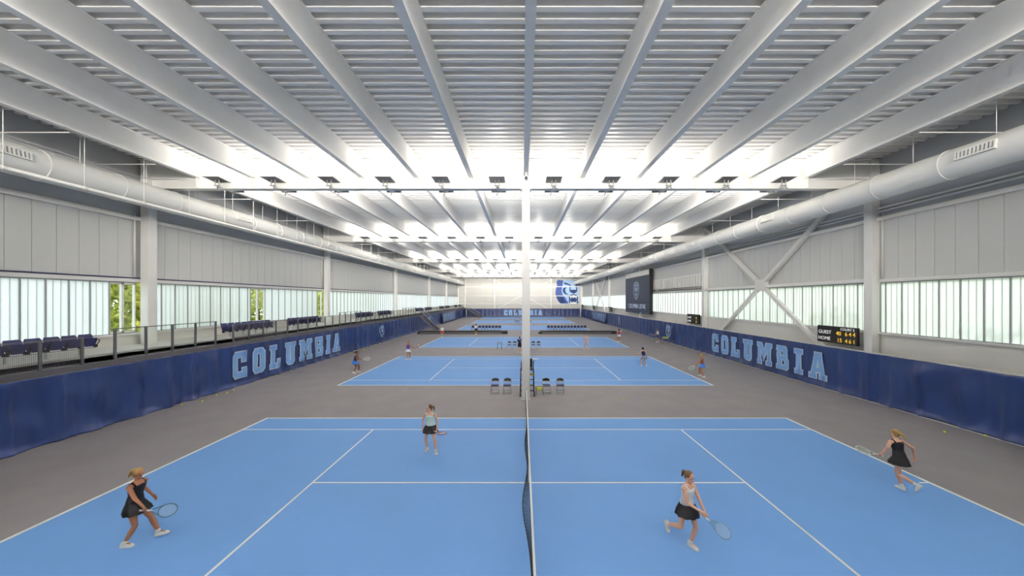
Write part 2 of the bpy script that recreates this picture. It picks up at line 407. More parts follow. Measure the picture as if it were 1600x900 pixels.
for k, y in enumerate(ROWS):
    for i, x in enumerate(lamp_x):
        uplight(x, y-.5, -3, 14, ld, 'flat grey uplight on the %s, %s from the left' % (GN[k], ORD[i]), False)
        uplight(x, y+.5, 45, 45, ld2, 'added unseen uplight, far face of the %s, %s from the left' % (GN[k], ORD[i]), True)  # unseen row added behind each girder to even out the ceiling light
for i, x in enumerate(lamp_x): uplight(x, YN+.55, 45, 45, ld3, 'added unseen uplight on the near end wall, %s from the left' % ORD[i], True)  # row added behind the camera to brighten the first bay

# ------------------------------------------------------------------ ducts, pipes
def duct(side, X, Z, r):
    t = thing('air_duct', 'long round white spiral air duct hanging along the %s wall' % side, 'duct', (X, 0, Z), 0, 'air ducts')
    seg = 2.53; sm = MB().tube([(0, .02, 0), (0, seg-.02, 0)], r, 32).mesh('duct_section', 'duct'); smooth_by_angle(sm)
    fl = MB().tube([(0, -.03, 0), (0, .03, 0)], r+.025, 32).mesh('joint_ring', 'duct'); smooth_by_angle(fl)
    rod = MB().tube([(-r*.0, 0, r), (0, 0, 13.0-Z)], .012, 5).mesh('hanger_rod', 'white_steel')
    n = int((YF-YN-.6)/seg); y0 = 13.1 - 6*seg + .03
    while y0 < YN+.1: y0 += seg
    i = 0; y = y0
    while y+seg < YF-.2:
        ob('duct_section', sm, t, (0, y, 0)); ob('joint_ring', fl, t, (0, y, 0)); ob('hanger_rod', rod, t, (0, y+seg/2, 0)); y += seg
    sgn = 1 if X < 0 else -1
    a = math.radians(8)                      # grilles face the court, a little upward
    fr = MB(); fr.box(-.05, .05, -.55, .55, .11, .16); fr.box(-.05, .05, -.55, .55, -.16, -.11); fr.box(-.05, .05, -.55, -.5, -.11, .11); fr.box(-.05, .05, .5, .55, -.11, .11); fr.box(-.05, -.02, -.5, .5, -.11, .11)
    fr = fr.mesh('grille', 'duct'); fin = MB().box(-.02, .045, -.025, .025, -.11, .11).mesh('fin', 'duct'); back = MB().box(-.019, -.015, -.5, .5, -.11, .11).mesh('grille_back', 'dark_grey')
    yy = 12.0
    while yy < YF-3:
        g = ob('grille', fr, t, (sgn*math.cos(a)*(r+.03), yy, math.sin(a)*(r+.03)), (0, -a if sgn > 0 else PI+a, 0))
        ob('grille_back', back, g)
        for q in range(9): ob('fin', fin, g, (0, -.43+q*.1075, 0))
        yy += 10.2
    return t
duct('left', -19.0, 10.62, .58); duct('right', 16.42, 10.62, .56)
t = thing('sprinkler_pipe', 'thin white pipe hanging below the left air duct on rods', 'pipe', (-18.3, 0, 10.03))
o = MB().tube([(0, YN, 0), (0, YF-.1, 0)], .06, 10).build('pipe', 'white_steel', t, True)
rod = MB().tube([(0,0,.05), (0,0,2.97)], .012, 5).mesh('hanger_rod', 'white_steel')
clip = MB().tube([(0,-.03,0), (0,.03,0)], .075, 10).mesh('pipe_clamp', 'white_steel')
y = 3.0
while y < 106:
    ob('hanger_rod', rod, t, (0, y, 0)); ob('pipe_clamp', clip, t, (0, y, 0)); y += 2.2

# ------------------------------------------------------------------ viewing platform on the left
pl = struct(MB().box(XL+.005, -18.6, YN, YF-.6, 2.6, 3.03).build('floor_platform', 'platform'))
MB().box(-18.6, -18.2, YN, YF-.6, 2.55, 2.70).build('lower_step', 'dark_step', pl)
MB().box(-18.2, -18.14, YN, YF-.6, 2.52, 2.76).build('edge_beam', 'rail_grey', pl)
MB().box(-18.66, -18.6, YN, YF-.6, 2.72, 2.94).build('step_riser', 'dark_step', pl)
RX = -18.22
def railing(y0, y1, top, mesh, label):
    n = max(1, round((y1-y0)/1.2)); st = (y1-y0)/n
    t = thing('railing', label, 'railing', (RX, y0, 2.76), 0, 'railing sections along the platform')
    H = top-2.76
    post = MB().box(-.03, .03, -.045, .045, 0, H).mesh('post', 'rail_grey')
    for i in range(n+1): ob('post', post, t, (0, i*st, 0))
    MB().box(-.035, .035, -.045, y1-y0+.045, H, H+.035).build('top_rail', 'rail_grey', t)
    MB().box(-.02, .02, 0, y1-y0, .03, .06).build('bottom_rail', 'rail_grey', t)
    if mesh:
        m = MB()
        nx = int((st-.12)/.05); nz = int((H-.1)/.05)
        for i in range(nx+1): u = .06+i*(st-.12)/nx; m.box(-.002, .002, u-.0022, u+.0022, .06, H)
        for j in range(nz+1): z = .06+j*(H-.06)/nz; m.box(-.002, .002, .045, st-.045, z-.0022, z+.0022)
        me = m.mesh('wire_mesh', 'rail_grey')
        for i in range(n): stuff(ob('wire_mesh', me, t, (0, i*st, 0)))
    else:
        me = MB().box(-.004, .004, .05, st-.05, .06, H).mesh('infill_pane', 'rail_glass')
        for i in range(n): ob('infill_pane', me, t, (0, i*st, 0))
LOW, HIGH = 3.83, 4.10
secs = [(6.6, 13.86, LOW, True, 'low grey mesh railing in front of the nearest row of navy seats'), (14.98, 19.9, HIGH, False, 'tall grey railing above the plain curtain left of the big letters'),
        (21.1, 26.0, LOW, True, 'low grey railing in front of the second seat row, above the left letters'), (27.2, 32.2, LOW, False, 'low grey railing in front of the third seat row, above the left letters'), (33.4, 37.8, HIGH, False, 'tall grey railing between the left letters and the curtain crest'),
        (39.0, 50.0, LOW, False, 'long low grey railing above the first left curtain crest'), (51.2, 57.3, HIGH, False, 'tall grey railing just before the nearer stair'), (60.2, 72.5, LOW, False, 'grey railing just beyond the nearer stair'),
        (73.7, 88.5, LOW, False, 'grey railing above the far left banner letters'), (89.7, 103.2, LOW, False, 'grey railing at the far end beside the farther stair')]
for a in secs: railing(*a)

# spectator seats
def seat_proto():
    t = ob('stadium_seat', None)
    # local: faces +x (court), width along y
    bk = MB(); rs = []
    for z, x, hw in ((.40, -.02, .20), (.5, -.04, .225), (.66, -.075, .235), (.80, -.11, .225), (.86, -.13, .19)):
        rs.append([(x+.025, -hw, z), (x+.04, 0, z-.0), (x+.025, hw, z), (x-.025, hw, z+.005), (x-.01, 0, z), (x-.025, -hw, z+.005)])
    bk.rings(rs); b = bk.build('backrest', 'seat_navy', t, True); smooth_by_angle(b.data, 50)
    se = MB(); rs = []
    for z, x, hw in ((.33, .07, .12), (.37, .05, .185), (.48, .08, .215), (.62, .13, .215), (.70, .15, .19)):
        rs.append([(x+.03, -hw, z), (x+.045, 0, z), (x+.03, hw, z), (x-.02, hw, z), (x-.005, 0, z), (x-.02, -hw, z)])
    se.rings(rs); b = se.build('folded_seat', 'seat_navy', t, True); smooth_by_angle(b.data, 50)
    for sgn in (-1, 1):
        a = MB(); a.tube([(-.04, sgn*.24, .62), (.1, sgn*.24, .64), (.22, sgn*.24, .60), (.2, sgn*.24, .5), (.08, sgn*.24, .36)], .018, 6)
        a.build('armrest', 'black', t, True)
        MB().box(-.02, .12, sgn*.235-.024, sgn*.235+.024, .28, .4).build('hinge_bracket', 'black', t)
    return t
proto = seat_proto(); used = False
rows = [(6.3, 15, 'nearest'), (21.7, 8, 'second'), (27.8, 8, 'third'), (38.9, 8, 'fourth'), (44.9, 8, 'fifth'), (60.6, 8, 'sixth'), (66.7, 8, 'seventh'), (78.0, 8, 'eighth'), (84.0, 8, 'ninth'), (95.0, 8, 'tenth'), (101.2, 7, 'last')]
rows[0] = (12.15, 6, 'nearest')
stan = MB(); stan.box(-.03, .03, -.03, .03, 0, .3); stan.box(-.1, .1, -.08, .08, 0, .015); stan = stan.mesh('stanchion', 'steel')
for y0, n, nm in rows:
    for i in range(n):
        o = copy_tree(proto) if used else proto; used = True
        o.location = (-19.2, y0+i*.53, 3.03); o.rotation_euler = (0, 0, 0)
        tag(o, 'folded navy spectator seat, %s from the near end of the %s row on the platform' % (ORD[i], nm), 'seat', 'navy spectator seats')
    b = thing('seat_beam', 'pale steel support beam under the %s row of navy seats' % nm, 'beam', (-19.17, y0-.25, 3.03), 0, 'seat support beams')
    MB().box(-.03, .03, 0, n*.53-.03, .24, .28).build('beam_bar', 'steel', b)
    for q in range(0, n, 2): ob('stanchion', stan, b, (0, .25+q*.53+.26, 0)).scale = (1, 1, .8)

# stairs down from the platform
def stair(x0, x1, y0, y1, label):
    t = thing('stair', label, 'stairs', (x0, y0, 0), 0, 'stairs from the platform'); Lx = x1-x0; Z = 2.75; n = 15
    for yy in (0, y1-y0): MB().beam((0, yy, Z-.1), (Lx, yy, .12), .06, .28).build('stringer', 'rail_grey', t)
    tr = MB().box(-.15, .15, .03, y1-y0-.03, -.02, .02).mesh('tread', 'dark_step')
    for i in range(n): ob('tread', tr, t, (Lx*(i+.5)/n, 0, Z*(1-(i+1)/(n+1))))
    for yy in (0, y1-y0):
        MB().tube([(-.3, yy, Z+1.0), (0, yy, Z+1.0), (Lx, yy, 1.0), (Lx+.25, yy, 1.0)], .025, 8).build('handrail', 'steel', t, True)
        for i in range(5): MB().box(Lx*i/4-.02, Lx*i/4+.02, yy-.02, yy+.02, max(.0, Z*(1-i/4)), Z*(1-i/4)+1.0).build('post', 'rail_grey', t)
stair(-17.65, -14.9, 57.6, 59.8, 'dark steel stair coming down from the platform behind the left bench')
stair(-17.6, -13.3, 104.5, 106.6, 'dark steel stair against the far blue curtain')

# ------------------------------------------------------------------ curtains with block lettering
def rect(x0, y0, x1, y1): return [(x0,y0),(x1,y0),(x1,y1),(x0,y1)]
LET = {
 'C': (.76, [[(0,.14),(.14,0),(.27,0),(.27,1),(.14,1),(0,.86)], rect(.14,.79,.76,1), rect(.53,.60,.76,1), rect(.14,0,.76,.21), rect(.53,0,.76,.36)]),
 'O': (.74, [[(0,.14),(.14,0),(.27,0),(.27,1),(.14,1),(0,.86)], [(.47,0),(.6,0),(.74,.14),(.74,.86),(.6,1),(.47,1)], rect(.14,.8,.6,1), rect(.14,0,.6,.2)]),
 'L': (.76, [rect(.1,0,.36,1), rect(0,.83,.46,1), rect(0,0,.76,.19), rect(.54,0,.76,.37)]),
 'U': (.84, [rect(.09,.12,.34,1), rect(.5,.12,.75,1), [(.09,.14),(.23,0),(.61,0),(.75,.14),(.75,.22),(.09,.22)], rect(0,.84,.41,1), rect(.43,.84,.84,1)]),
 'M': (1.1, [rect(.08,0,.3,1), rect(.8,0,1.02,1), rect(0,0,.38,.17), rect(.72,0,1.1,.17), rect(0,.83,.3,1), rect(.8,.83,1.1,1), [(.14,1),(.38,1),(.64,.42),(.55,.2)], [(.96,1),(.55,.2),(.46,.42),(.72,1)]]),
 'B': (.8, [rect(.08,0,.33,1), rect(0,.83,.2,1), rect(0,0,.2,.17), rect(.2,.82,.66,1), [(.5,.5),(.66,.5),(.75,.6),(.75,.9),(.65,1),(.5,1)], [(.52,0),(.7,0),(.8,.1),(.8,.42),(.7,.52),(.52,.52)], rect(.2,.41,.66,.6), rect(.2,0,.6,.18)]),
 'I': (.46, [rect(.1,0,.36,1), rect(0,.83,.46,1), rect(0,0,.46,.17)]),
 'A': (.92, [[(.06,0),(.31,0),(.52,1),(.3,1)], [(.61,0),(.86,0),(.62,1),(.4,1)], rect(.25,.24,.67,.42), rect(0,0,.39,.17), rect(.53,0,.92,.17), rect(.28,.84,.64,1)]),
}
for c_ in LET: LET[c_] = (LET[c_][0]*.85, [[(p[0]*.85, p[1]) for p in q] for q in LET[c_][1]])
def offset(poly, t):
    n = len(poly); a = sum(poly[i][0]*poly[(i+1)%n][1]-poly[(i+1)%n][0]*poly[i][1] for i in range(n))
    if a < 0: poly = poly[::-1]
    out = []
    for i in range(n):
        p0, p1, p2 = Vector(poly[i-1]), Vector(poly[i]), Vector(poly[(i+1)%n])
        d1, d2 = (p1-p0).normalized(), (p2-p1).normalized(); n1, n2 = Vector((d1.y,-d1.x)), Vector((d2.y,-d2.x))
        m = n1+n2; m = m/max(.3, (m.dot(n1))); 
        out.append((p1+m*t)[:])
    return out
def tess_decal(polys, place, name, m, cell=.16):
    """polys in (u,z) metres; cut into cells, then mapped onto the curtain by place(u,z)"""
    bm = bmesh.new()
    for p in polys:
        bm.faces.new([bm.verts.new((x, y, 0)) for x, y in p])
    us = [v.co.x for v in bm.verts]; zs = [v.co.y for v in bm.verts]
    for ax, lo, hi in ((0, min(us), max(us)), (1, min(zs), max(zs))):
        k = math.floor(lo/cell)+1
        while k*cell < hi:
            co = [0,0,0]; co[ax] = k*cell; no = [0,0,0]; no[ax] = 1
            bmesh.ops.bisect_plane(bm, geom=bm.verts[:]+bm.edges[:]+bm.faces[:], plane_co=co, plane_no=no); k += 1
    for v in bm.verts: v.co = place(v.co.x, v.co.y)
    me = bpy.data.meshes.new(name); bm.to_mesh(me); bm.free(); me.materials.append(MATS[m])
    for p in me.polygons: p.use_smooth = True
    return me
CH = 2.54
def fold(u, z, seed):
    """drape of the hung vinyl, metres towards the court"""
    a = .95 + .6*noise.noise((u*.11, seed, 0))
    w = u + .35*noise.noise((u*.6, seed+5, 0)) + .10*(CH-z)*noise.noise((u*.5, seed+9, 2))
    sharp = lambda q: 1-2*abs(math.sin(q))**.8
    f = .11*a*sharp(PI*w/1.3) + .055*sharp(PI*w/.57+1.3)*(.5+noise.noise((u*.3, seed, 4))) + .11*noise.noise((u*1.2, z*1.0, seed)) + .05*noise.noise((u*2.6, z*1.6, seed+2))
    f *= .35+.65*min(1, (CH-z)/1.2+.25)
    sw = max(0, noise.noise((u*.35, seed+20, 0))-.05)      # slack swags under the top hem
    f += sw*.42*math.sin(PI*min(1, max(0, (z-1.1)/1.35)))*math.cos((u*1.7+z*2.2))
    f *= 1 if u < 46 else (.45 if u > 56 else 1-.055*(u-46))
    taut = max(0, min(1, (u-19.2)/1.2, (34.8-u)/1.2)) if seed != 19 else 1          # the lettered stretch hangs taut
    f *= 1-.62*taut
    b = max(0, 1-z/.42); f += b*b*(.10+.16*noise.noise((u*.9, seed+30, z*2)))   # crumpled foot
    return f
def curtain_frame(side):
    if side == 'left': return lambda u, z, e: Vector((CL+.12+fold(u, z, 3)+e, u, z)), 1
    if side == 'right': return lambda u, z, e: Vector((CR-.05-fold(u, z, 11)*.75-e, u, z)), -1
    return lambda u, z, e: Vector((u, YF-1.0-fold(u, z, 19)*.6-e, z)), 1
def decals(curt, side, u0, width, z0, h, bow=.045):
    place, sg = curtain_frame(side)
    tot = sum(LET[c][0] for c in 'COLUMBIA')*h; gap = (width-tot)/7; x = 0
    for c in 'COLUMBIA':
        w, polys = LET[c]
        fill = [[(x+p[0]*h, z0+p[1]*h) for p in q] for q in polys]
        bord = [offset(q, .055) for q in fill]
        fill = [offset(q, -.012) for q in fill]
        m = (lambda e: (lambda u, z: place(u0+sg*u, z, e)))
        cell = .06
        L = ob('letter', tess_decal(fill, m(bow+.012), 'letter', 'letter_blue', cell), curt)
        ob('letter_border', tess_decal(bord, m(bow), 'letter_border', 'letter_pale', cell), L)
        x += w*h+gap
SH = [(0,1),(.2,.97),(.38,.9),(.44,.8),(.46,.6),(.42,.4),(.3,.2),(.12,.06),(0,0),(-.12,.06),(-.3,.2),(-.42,.4),(-.46,.6),(-.44,.8),(-.38,.9),(-.2,.97)]
def shield_polys(w, h):
    S_ = [(x*w/.92, y*h) for x, y in SH]; inn = [(x*.82, (y-h*.52)*.86+h*.52) for x, y in S_]
    ring = [[S_[i], S_[(i+1)%16], inn[(i+1)%16], inn[i]] for i in range(16)]
    g = lambda *pts: [(x*w, y*h) for x, y in pts]
    face = [g((-.3,.82),(-.05,.88),(-.05,.76),(-.28,.7)), g((.3,.82),(.28,.7),(.05,.76),(.05,.88)), g((-.28,.66),(-.1,.7),(-.12,.5),(-.22,.45)), g((.28,.66),(.22,.45),(.12,.5),(.1,.7)),
            g((-.05,.72),(.05,.72),(.09,.5),(0,.42),(-.09,.5)), g((-.2,.42),(-.08,.38),(-.06,.22),(-.14,.26)), g((.2,.42),(.14,.26),(.06,.22),(.08,.38)), g((-.05,.36),(.05,.36),(.03,.16),(0,.12),(-.03,.16))]
    return ring, face
def crest(curt, side, u, z0=.48, w=1.45, h=1.72):
    place, sg = curtain_frame(side); ring, face = shield_polys(w, h)
    m = lambda a, z: place(u+sg*a, z+z0, .036)
    c = ob('crest_outline', tess_decal(ring, m, 'crest_outline', 'crest_pale'), curt)
    ob('crest_figure', tess_decal(face, m, 'crest_figure', 'crest_pale'), c)
def curtain(side, u0, u1, label):
    place, sg = curtain_frame(side); us = []; u = u0
    while u < u1: us.append(u); u += .085 if u < 46 and side != 'far' else .2
    us.append(u1); zs = [0.012,.06,.12,.2,.3,.45,.65,.9,1.15,1.4,1.65,1.9,2.1,2.25,2.38,2.48,CH]; m = MB()
    vs = []; nz = len(zs)
    for u in us:
        hem = .03*noise.noise((u*.8, 4, 7))
        for j, z in enumerate(zs): vs.append(place(u, z+(hem*(z/CH)), 0))
    fs = []
    for i in range(len(us)-1):
        for j in range(nz-1): q = (i*nz+j, (i+1)*nz+j, (i+1)*nz+j+1, i*nz+j+1); fs.append(q if side != 'left' else q[::-1])
    m.add(vs, fs); o = m.build('curtain', 'curtain', None, True)
    md = o.modifiers.new('thickness', 'SOLIDIFY'); md.thickness = .006; md.offset = 0
    tag(o, label, 'curtain', 'blue backdrop curtains'); return o
cl = curtain('left', YN+.1, YF-1.2, 'long navy blue vinyl curtain under the platform railing along the left side')
cr = curtain('right', YN+.1, YF-1.2, 'long navy blue vinyl curtain below the scoreboards along the right side')
cf = curtain('far', CL+.4, CR-.4, 'navy blue curtain across the far end wall')
decals(cl, 'left', 20.75, 12.3, .5, 1.62); decals(cr, 'right', 33.1, 12.5, .46, 1.62); decals(cf, 'far', -5.9, 12.0, .5, 1.55)
for u in (43.1, 65.0, 98.8): crest(cl, 'left', u); crest(cr, 'right', u)
MB().tube([(CR+.02, YN, CH+.03), (CR+.02, YF-1.2, CH+.03)], .035, 8).build('top_bar', 'white_steel', cr, True)
MB().tube([(CL+.02, YN, CH-.05), (CL+.02, YF-1.2, CH-.05)], .03, 8).build('top_bar', 'rail_grey', cl, True)
# overlay banners
def banner(side, u0, u1, label):
    X, sg = (CL+.36, 1) if side == 'left' else (CR-.24, -1)
    t = thing('banner', label, 'banner', (X, (u0+u1)/2, .005), 0, 'lettered banners hung over the curtains'); hw = (u1-u0)/2
    m = MB(); n = 60; pts = []
    for i in range(n+1):
        a = -hw+2*hw*i/n; f = .02*math.sin(a*3.1)
        pts.append((f, a))
    vs = []
    for f, a in pts:
        for z in (0, 2.495): vs += [(f, a, z)]
    m.add(vs, [(2*i, 2*i+2, 2*i+3, 2*i+1) for i in range(n)]); o = m.build('banner_cloth', 'curtain', t, True)
    md = o.modifiers.new('thickness', 'SOLIDIFY'); md.thickness = .02; md.offset = 0
    h = 1.62; W_ = 12.3; tot = sum(LET[c][0] for c in 'COLUMBIA')*h; gap = (W_-tot)/7; x = -W_/2
    for c in 'COLUMBIA':
        w, polys = LET[c]; fill = [[(x+p[0]*h, .475+p[1]*h) for p in q] for q in polys]
        L = ob('letter', tess_decal([offset(q, -.01) for q in fill], lambda u, z: Vector((sg*.055, sg*u, z)), 'letter', 'letter_blue', 9), t)
        ob('letter_border', tess_decal([offset(q, .07) for q in fill], lambda u, z: Vector((sg*.04, sg*u, z)), 'letter_border', 'letter_pale', 9), L); x += w*h+gap
    MB().tube([(0, -hw, 2.495), (0, hw, 2.495)], .03, 6).build('hem_bar', 'curtain', t, True)
banner('left', 74.2, 89.0, 'separate lettered banner hung on the far part of the left curtain')
banner('right', 74.0, 89.5, 'separate lettered banner hung on the far part of the right curtain')

# ------------------------------------------------------------------ lion emblem on the far wall (flat painted sign)
t = thing('lion_emblem', 'big blue and white roaring lion head emblem on the far wall', 'emblem', (14.1, YF-.04, 3.8))
def poly_plate(name, pts, m, y, parent, th=.004):
    # pts: pixels of a 235 x 250 drawing, origin top left
    k = 7.45/235; P_ = [((x-117)*k, (250-yy)*k) for x, yy in pts]; n = len(P_); mb = MB()
    mb.add([(x, y, z) for x, z in P_]+[(x, y+th, z) for x, z in P_], [tuple(range(n))[::-1], tuple(range(n, 2*n))]+[(i, (i+1)%n, n+(i+1)%n, n+i) for i in range(n)])
    return mb.build(name, m, parent)
poly_plate('mane', [(25,0),(70,6),(110,2),(235,6),(235,250),(150,250),(60,246),(28,215),(8,172),(0,135),(4,95),(16,55),(10,25)], 'emblem_mid', 0, t)
poly_plate('mane_navy', [(2,150),(10,172),(28,212),(60,246),(110,248),(92,205),(78,178),(40,160),(30,168)], 'emblem_navy', -.008, t)  # navy lower edge of the mane, part of the emblem design
poly_plate('face', [(78,6),(120,0),(225,12),(235,30),(235,205),(225,246),(140,248),(120,215),(100,180),(72,150),(62,110),(70,70)], 'emblem_pale', -.008, t)
poly_plate('cheek', [(72,110),(80,82),(112,74),(98,100),(104,128),(132,152),(100,146),(82,132)], 'emblem_navy', -.014, t)
poly_plate('brow', [(84,26),(118,34),(152,50),(150,60),(120,50),(92,46)], 'emblem_navy', -.014, t)
poly_plate('brow', [(196,52),(228,36),(235,38),(235,48),(204,62)], 'emblem_navy', -.014, t)
poly_plate('nose_line', [(146,60),(140,110),(150,126),(184,140),(212,126),(222,108),(214,60),(206,60),(210,104),(202,116),(184,126),(160,116),(152,104),(156,60)], 'emblem_navy', -.014, t)
poly_plate('nose', [(152,100),(208,100),(200,128),(184,140),(168,132)], 'emblem_navy', -.016, t)
poly_plate('mouth', [(138,158),(180,142),(226,158),(226,238),(206,248),(150,248),(136,222)], 'emblem_navy', -.014, t)
poly_plate('upper_teeth', [(146,166),(182,152),(218,166),(210,196),(202,174),(184,184),(164,174),(154,196)], 'emblem_white', -.02, t)
poly_plate('lower_teeth', [(150,240),(148,204),(160,228),(184,222),(206,228),(214,204),(214,240)], 'emblem_white', -.02, t)

# ------------------------------------------------------------------ video board and scoreboards
t = thing('video_board', 'large dark navy video board with a crest hanging on the right wall', 'screen', (18.2, 54.6, 3.36))
MB().box(-.02, .2, -5.6, 5.6, 0, 5.7).build('screen_panel', 'navy_screen', t)
MB().box(-.06, .42, -5.85, -5.6, -.08, 6.5).build('end_column', 'black', t)
MB().box(-.04, .36, -5.6, 5.7, 5.7, 6.5).build('top_housing', 'wall_white', t)
MB().box(-.05, .3, -5.6, 5.7, -.1, 0).build('bottom_frame', 'black', t)
ring, face = shield_polys(2.6, 3.0)
c = ob('screen_crest', tess_decal(ring, lambda u, z: Vector((-.03, -u, z+1.95)), 'screen_crest', 'screen_ink', 9), t); ob('crest_figure', tess_decal(face, lambda u, z: Vector((-.03, -u, z+1.95)), 'crest_figure', 'screen_ink', 9), c)
me = text_mesh('COLUMBIA LIONS', 1.02, 'screen_text'); me.materials.append(MATS['screen_text'])
ob('screen_text', me, t, (-.03, 0, .95), (PI/2, 0, -PI/2))
MB().box(.2, .6, -4, 4, 4.6, 4.8).build('wall_bracket', 'white_steel', t)
def scoreboard(y0, label, reach, texts=None):
    t = thing('scoreboard', label, 'scoreboard', (CR-.1, y0, 2.82), 0, 'court scoreboards on the right wall')
    MB().box(0, .14, 0, 2.5, 0, 1.0).build('cabinet', 'board_black', t)
    fr = MB(); fr.box(-.015, .0, 0, 2.5, 0, .03); fr.box(-.015, .0, 0, 2.5, .97, 1.0); fr.box(-.015, 0, 0, .03, .03, .97); fr.box(-.015, 0, 2.47, 2.5, .03, .97); fr.build('rim', 'black', t)
    MB().beam((.1, .4, -.06), (reach, .4, -.06), .06, .06).build('bracket', 'white_steel', t); MB().beam((.1, 2.1, -.06), (reach, 2.1, -.06), .06, .06).build('bracket', 'white_steel', t)
    for body, size, u, z, m in texts:
        me = text_mesh(body, size, 'lettering'); me.materials.append(MATS[m])
        ob('lettering', me, t, (-.02, 2.5-u, z), (PI/2, 0, -PI/2))
    return t
T2 = [('COURT 2', .2, 1.95, .86, 'led_white'), ('GUEST', .29, .52, .62, 'led_white'), ('HOME', .29, .48, .24, 'led_white'), ('40', .33, 1.42, .60, 'led_amber'), ('15', .33, 1.47, .2, 'led_amber'),
      ('6', .33, 1.88, .6, 'led_amber'), ('4', .33, 2.11, .6, 'led_amber'), ('4', .33, 2.34, .6, 'led_amber'), ('4', .33, 1.88, .2, 'led_amber'), ('6', .33, 2.11, .2, 'led_amber'), ('1', .33, 2.34, .2, 'led_amber')]
scoreboard(18.72, 'black electronic scoreboard with amber digits beside the nearest right column', .72, T2)
Tf = [('GUEST', .29, .52, .62, 'led_white'), ('HOME', .29, .48, .24, 'led_white'), ('00', .36, 1.45, .6, 'led_amber'), ('00', .36, 1.45, .2, 'led_amber'), ('000', .36, 2.05, .6, 'led_amber'), ('000', .36, 2.05, .2, 'led_amber')]
Tf = [x for x in Tf if x[0] in ('GUEST', 'HOME')] + [('8', .36, 2.0, .6, 'led_amber'), ('8', .36, 2.0, .2, 'led_amber')]
scoreboard(35.5, 'smaller looking black scoreboard on the right wall, second from the camera', .72, Tf)
for y, l in ((70.2, 'third scoreboard along the right wall, just beyond the video board'), (87.0, 'fourth scoreboard along the right wall, above the far banner'), (103.5, 'farthest scoreboard on the right wall near the emblem')):
    scoreboard(y, l, .26 if y == 87.0 else .72, Tf[:2])

# ------------------------------------------------------------------ nets
def net(k, y0):
    lab = 'tennis net of the %s court, seen edge on along the hall centre' % (['nearest', 'second', 'third', 'fourth', 'fifth', 'farthest'][k])
    t = thing('tennis_net', lab, 'net', (0, y0-.91, 0), 0, 'tennis nets'); Ln = 12.79
    top = lambda v: .914 + .156*abs(v/Ln*2-1)**1.6
    sway = lambda v, h: -math.sin(PI*h**.8)*(.05+.17*math.exp(-((v-4.6)/1.1)**2)+.08*math.exp(-((v-8.2)/.9)**2))*math.sin(PI*v/Ln)
    nu, nz = (150, 12) if k < 2 else (70, 8)
    m = MB(); vs = []; fs = []
    for i in range(nu+1):
        v = Ln*i/nu
        for j in range(nz+1): h = j/nz; vs.append((sway(v, h), v, .03+(top(v)-.05)*h))
    for i in range(nu):
        for j in range(nz): a = i*(nz+1)+j; fs.append((a, a+nz+1, a+nz+2, a+1))
    m.add(vs, fs); o = m.build('netting', 'net_black', t); w = o.modifiers.new('wire', 'WIREFRAME'); w.thickness = .007 if k < 2 else .012; w.use_replace = True
    tp = MB(); rs = []
    for i in range(41):
        v = Ln*i/40; z = top(v); rs.append([(-.02, v, z-.06), (.02, v, z-.06), (.022, v, z), (-.022, v, z)])
    tp.rings(rs); tp.build('tape', 'line_white', t)
    for v in (0, Ln):
        MB().tube([(0, v, 0), (0, v, 1.07), (0, v, 1.1)], [.045, .045, .03], 12).build('post', 'steel', t, True)
    MB().box(-.025, .025, Ln/2-.03, Ln/2+.03, 0, top(Ln/2)).build('center_strap', 'line_white', t)
for k, y in enumerate(COURTS): net(k, y)

# ------------------------------------------------------------------ folding chairs
def chair_proto():
    t = ob('folding_chair', None)           # faces -y (camera); origin on the floor
    b = MB(); rs = []
    for q in range(9):
        a = PI*q/8; x = -.21*math.cos(a); hh = .03+.13*math.sin(a)**.8
        rs.append([(x, .19, .66), (x, .22, .66), (x, .25, .66+hh), (x, .22, .66+hh)])
    b.rings(rs); b.build('backrest', 'black', t, True); smooth_by_angle(bpy.data.meshes[-1] if False else t.children[-1].data, 50)
    s = MB(); rs = []
    for z, e in ((.43, -.01), (.445, .0), (.475, 0), (.49, -.02)):
        rs.append([(-.2-e*.5, .2, z), (-.21-e, -.12, z), (-.17-e, -.2-e, z), (.17+e, -.2-e, z), (.21+e, -.12, z), (.2+e*.5, .2, z)])
    s.rings(rs); s.build('seat', 'seat_navy', t); 
    for sx in (-1, 1):
        MB().tube([(sx*.22, .24, .8), (sx*.22, .2, .62), (sx*.22, -.02, .4), (sx*.22, -.22, .02)], .013, 6).build('leg', 'steel', t, True)
        MB().tube([(sx*.2, .16, .45), (sx*.2, .0, .3), (sx*.2, .24, .02)], .013, 6).build('leg', 'steel', t, True)
    MB().tube([(-.25, -.22, .02), (.25, -.22, .02)], .016, 6).build('foot_bar', 'line_white', t, True)
    MB().tube([(-.23, .24, .02), (.23, .24, .02)], .016, 6).build('foot_bar', 'line_white', t, True)
    MB().tube([(-.22, -.12, .2), (.22, -.12, .2)], .011, 6).build('cross_bar', 'steel', t, True)
    MB().box(-.2, .2, .2, .225, .56, .66).build('back_slat', 'letter_pale', t)
    return t
cp = chair_proto(); cused = False
def chair(x, y, z, label, group, rz=0):
    global cused
    o = copy_tree(cp) if cused else cp; cused = True
    o.location = (x, y, z); o.rotation_euler = (0, 0, rz); tag(o, label, 'chair', group); return o
G1 = 'folding chairs beside the centre line'
for x, l in ((-1.78, 'outermost black folding chair left of the big column'), (-1.07, 'black folding chair left of the big column, nearer to it'), (1.2, 'black folding chair right of the column, next to the ball basket'), (2.0, 'outermost black folding chair right of the big column')):
    chair(x, 19.6, 0, l, G1, random.uniform(-.08, .08))
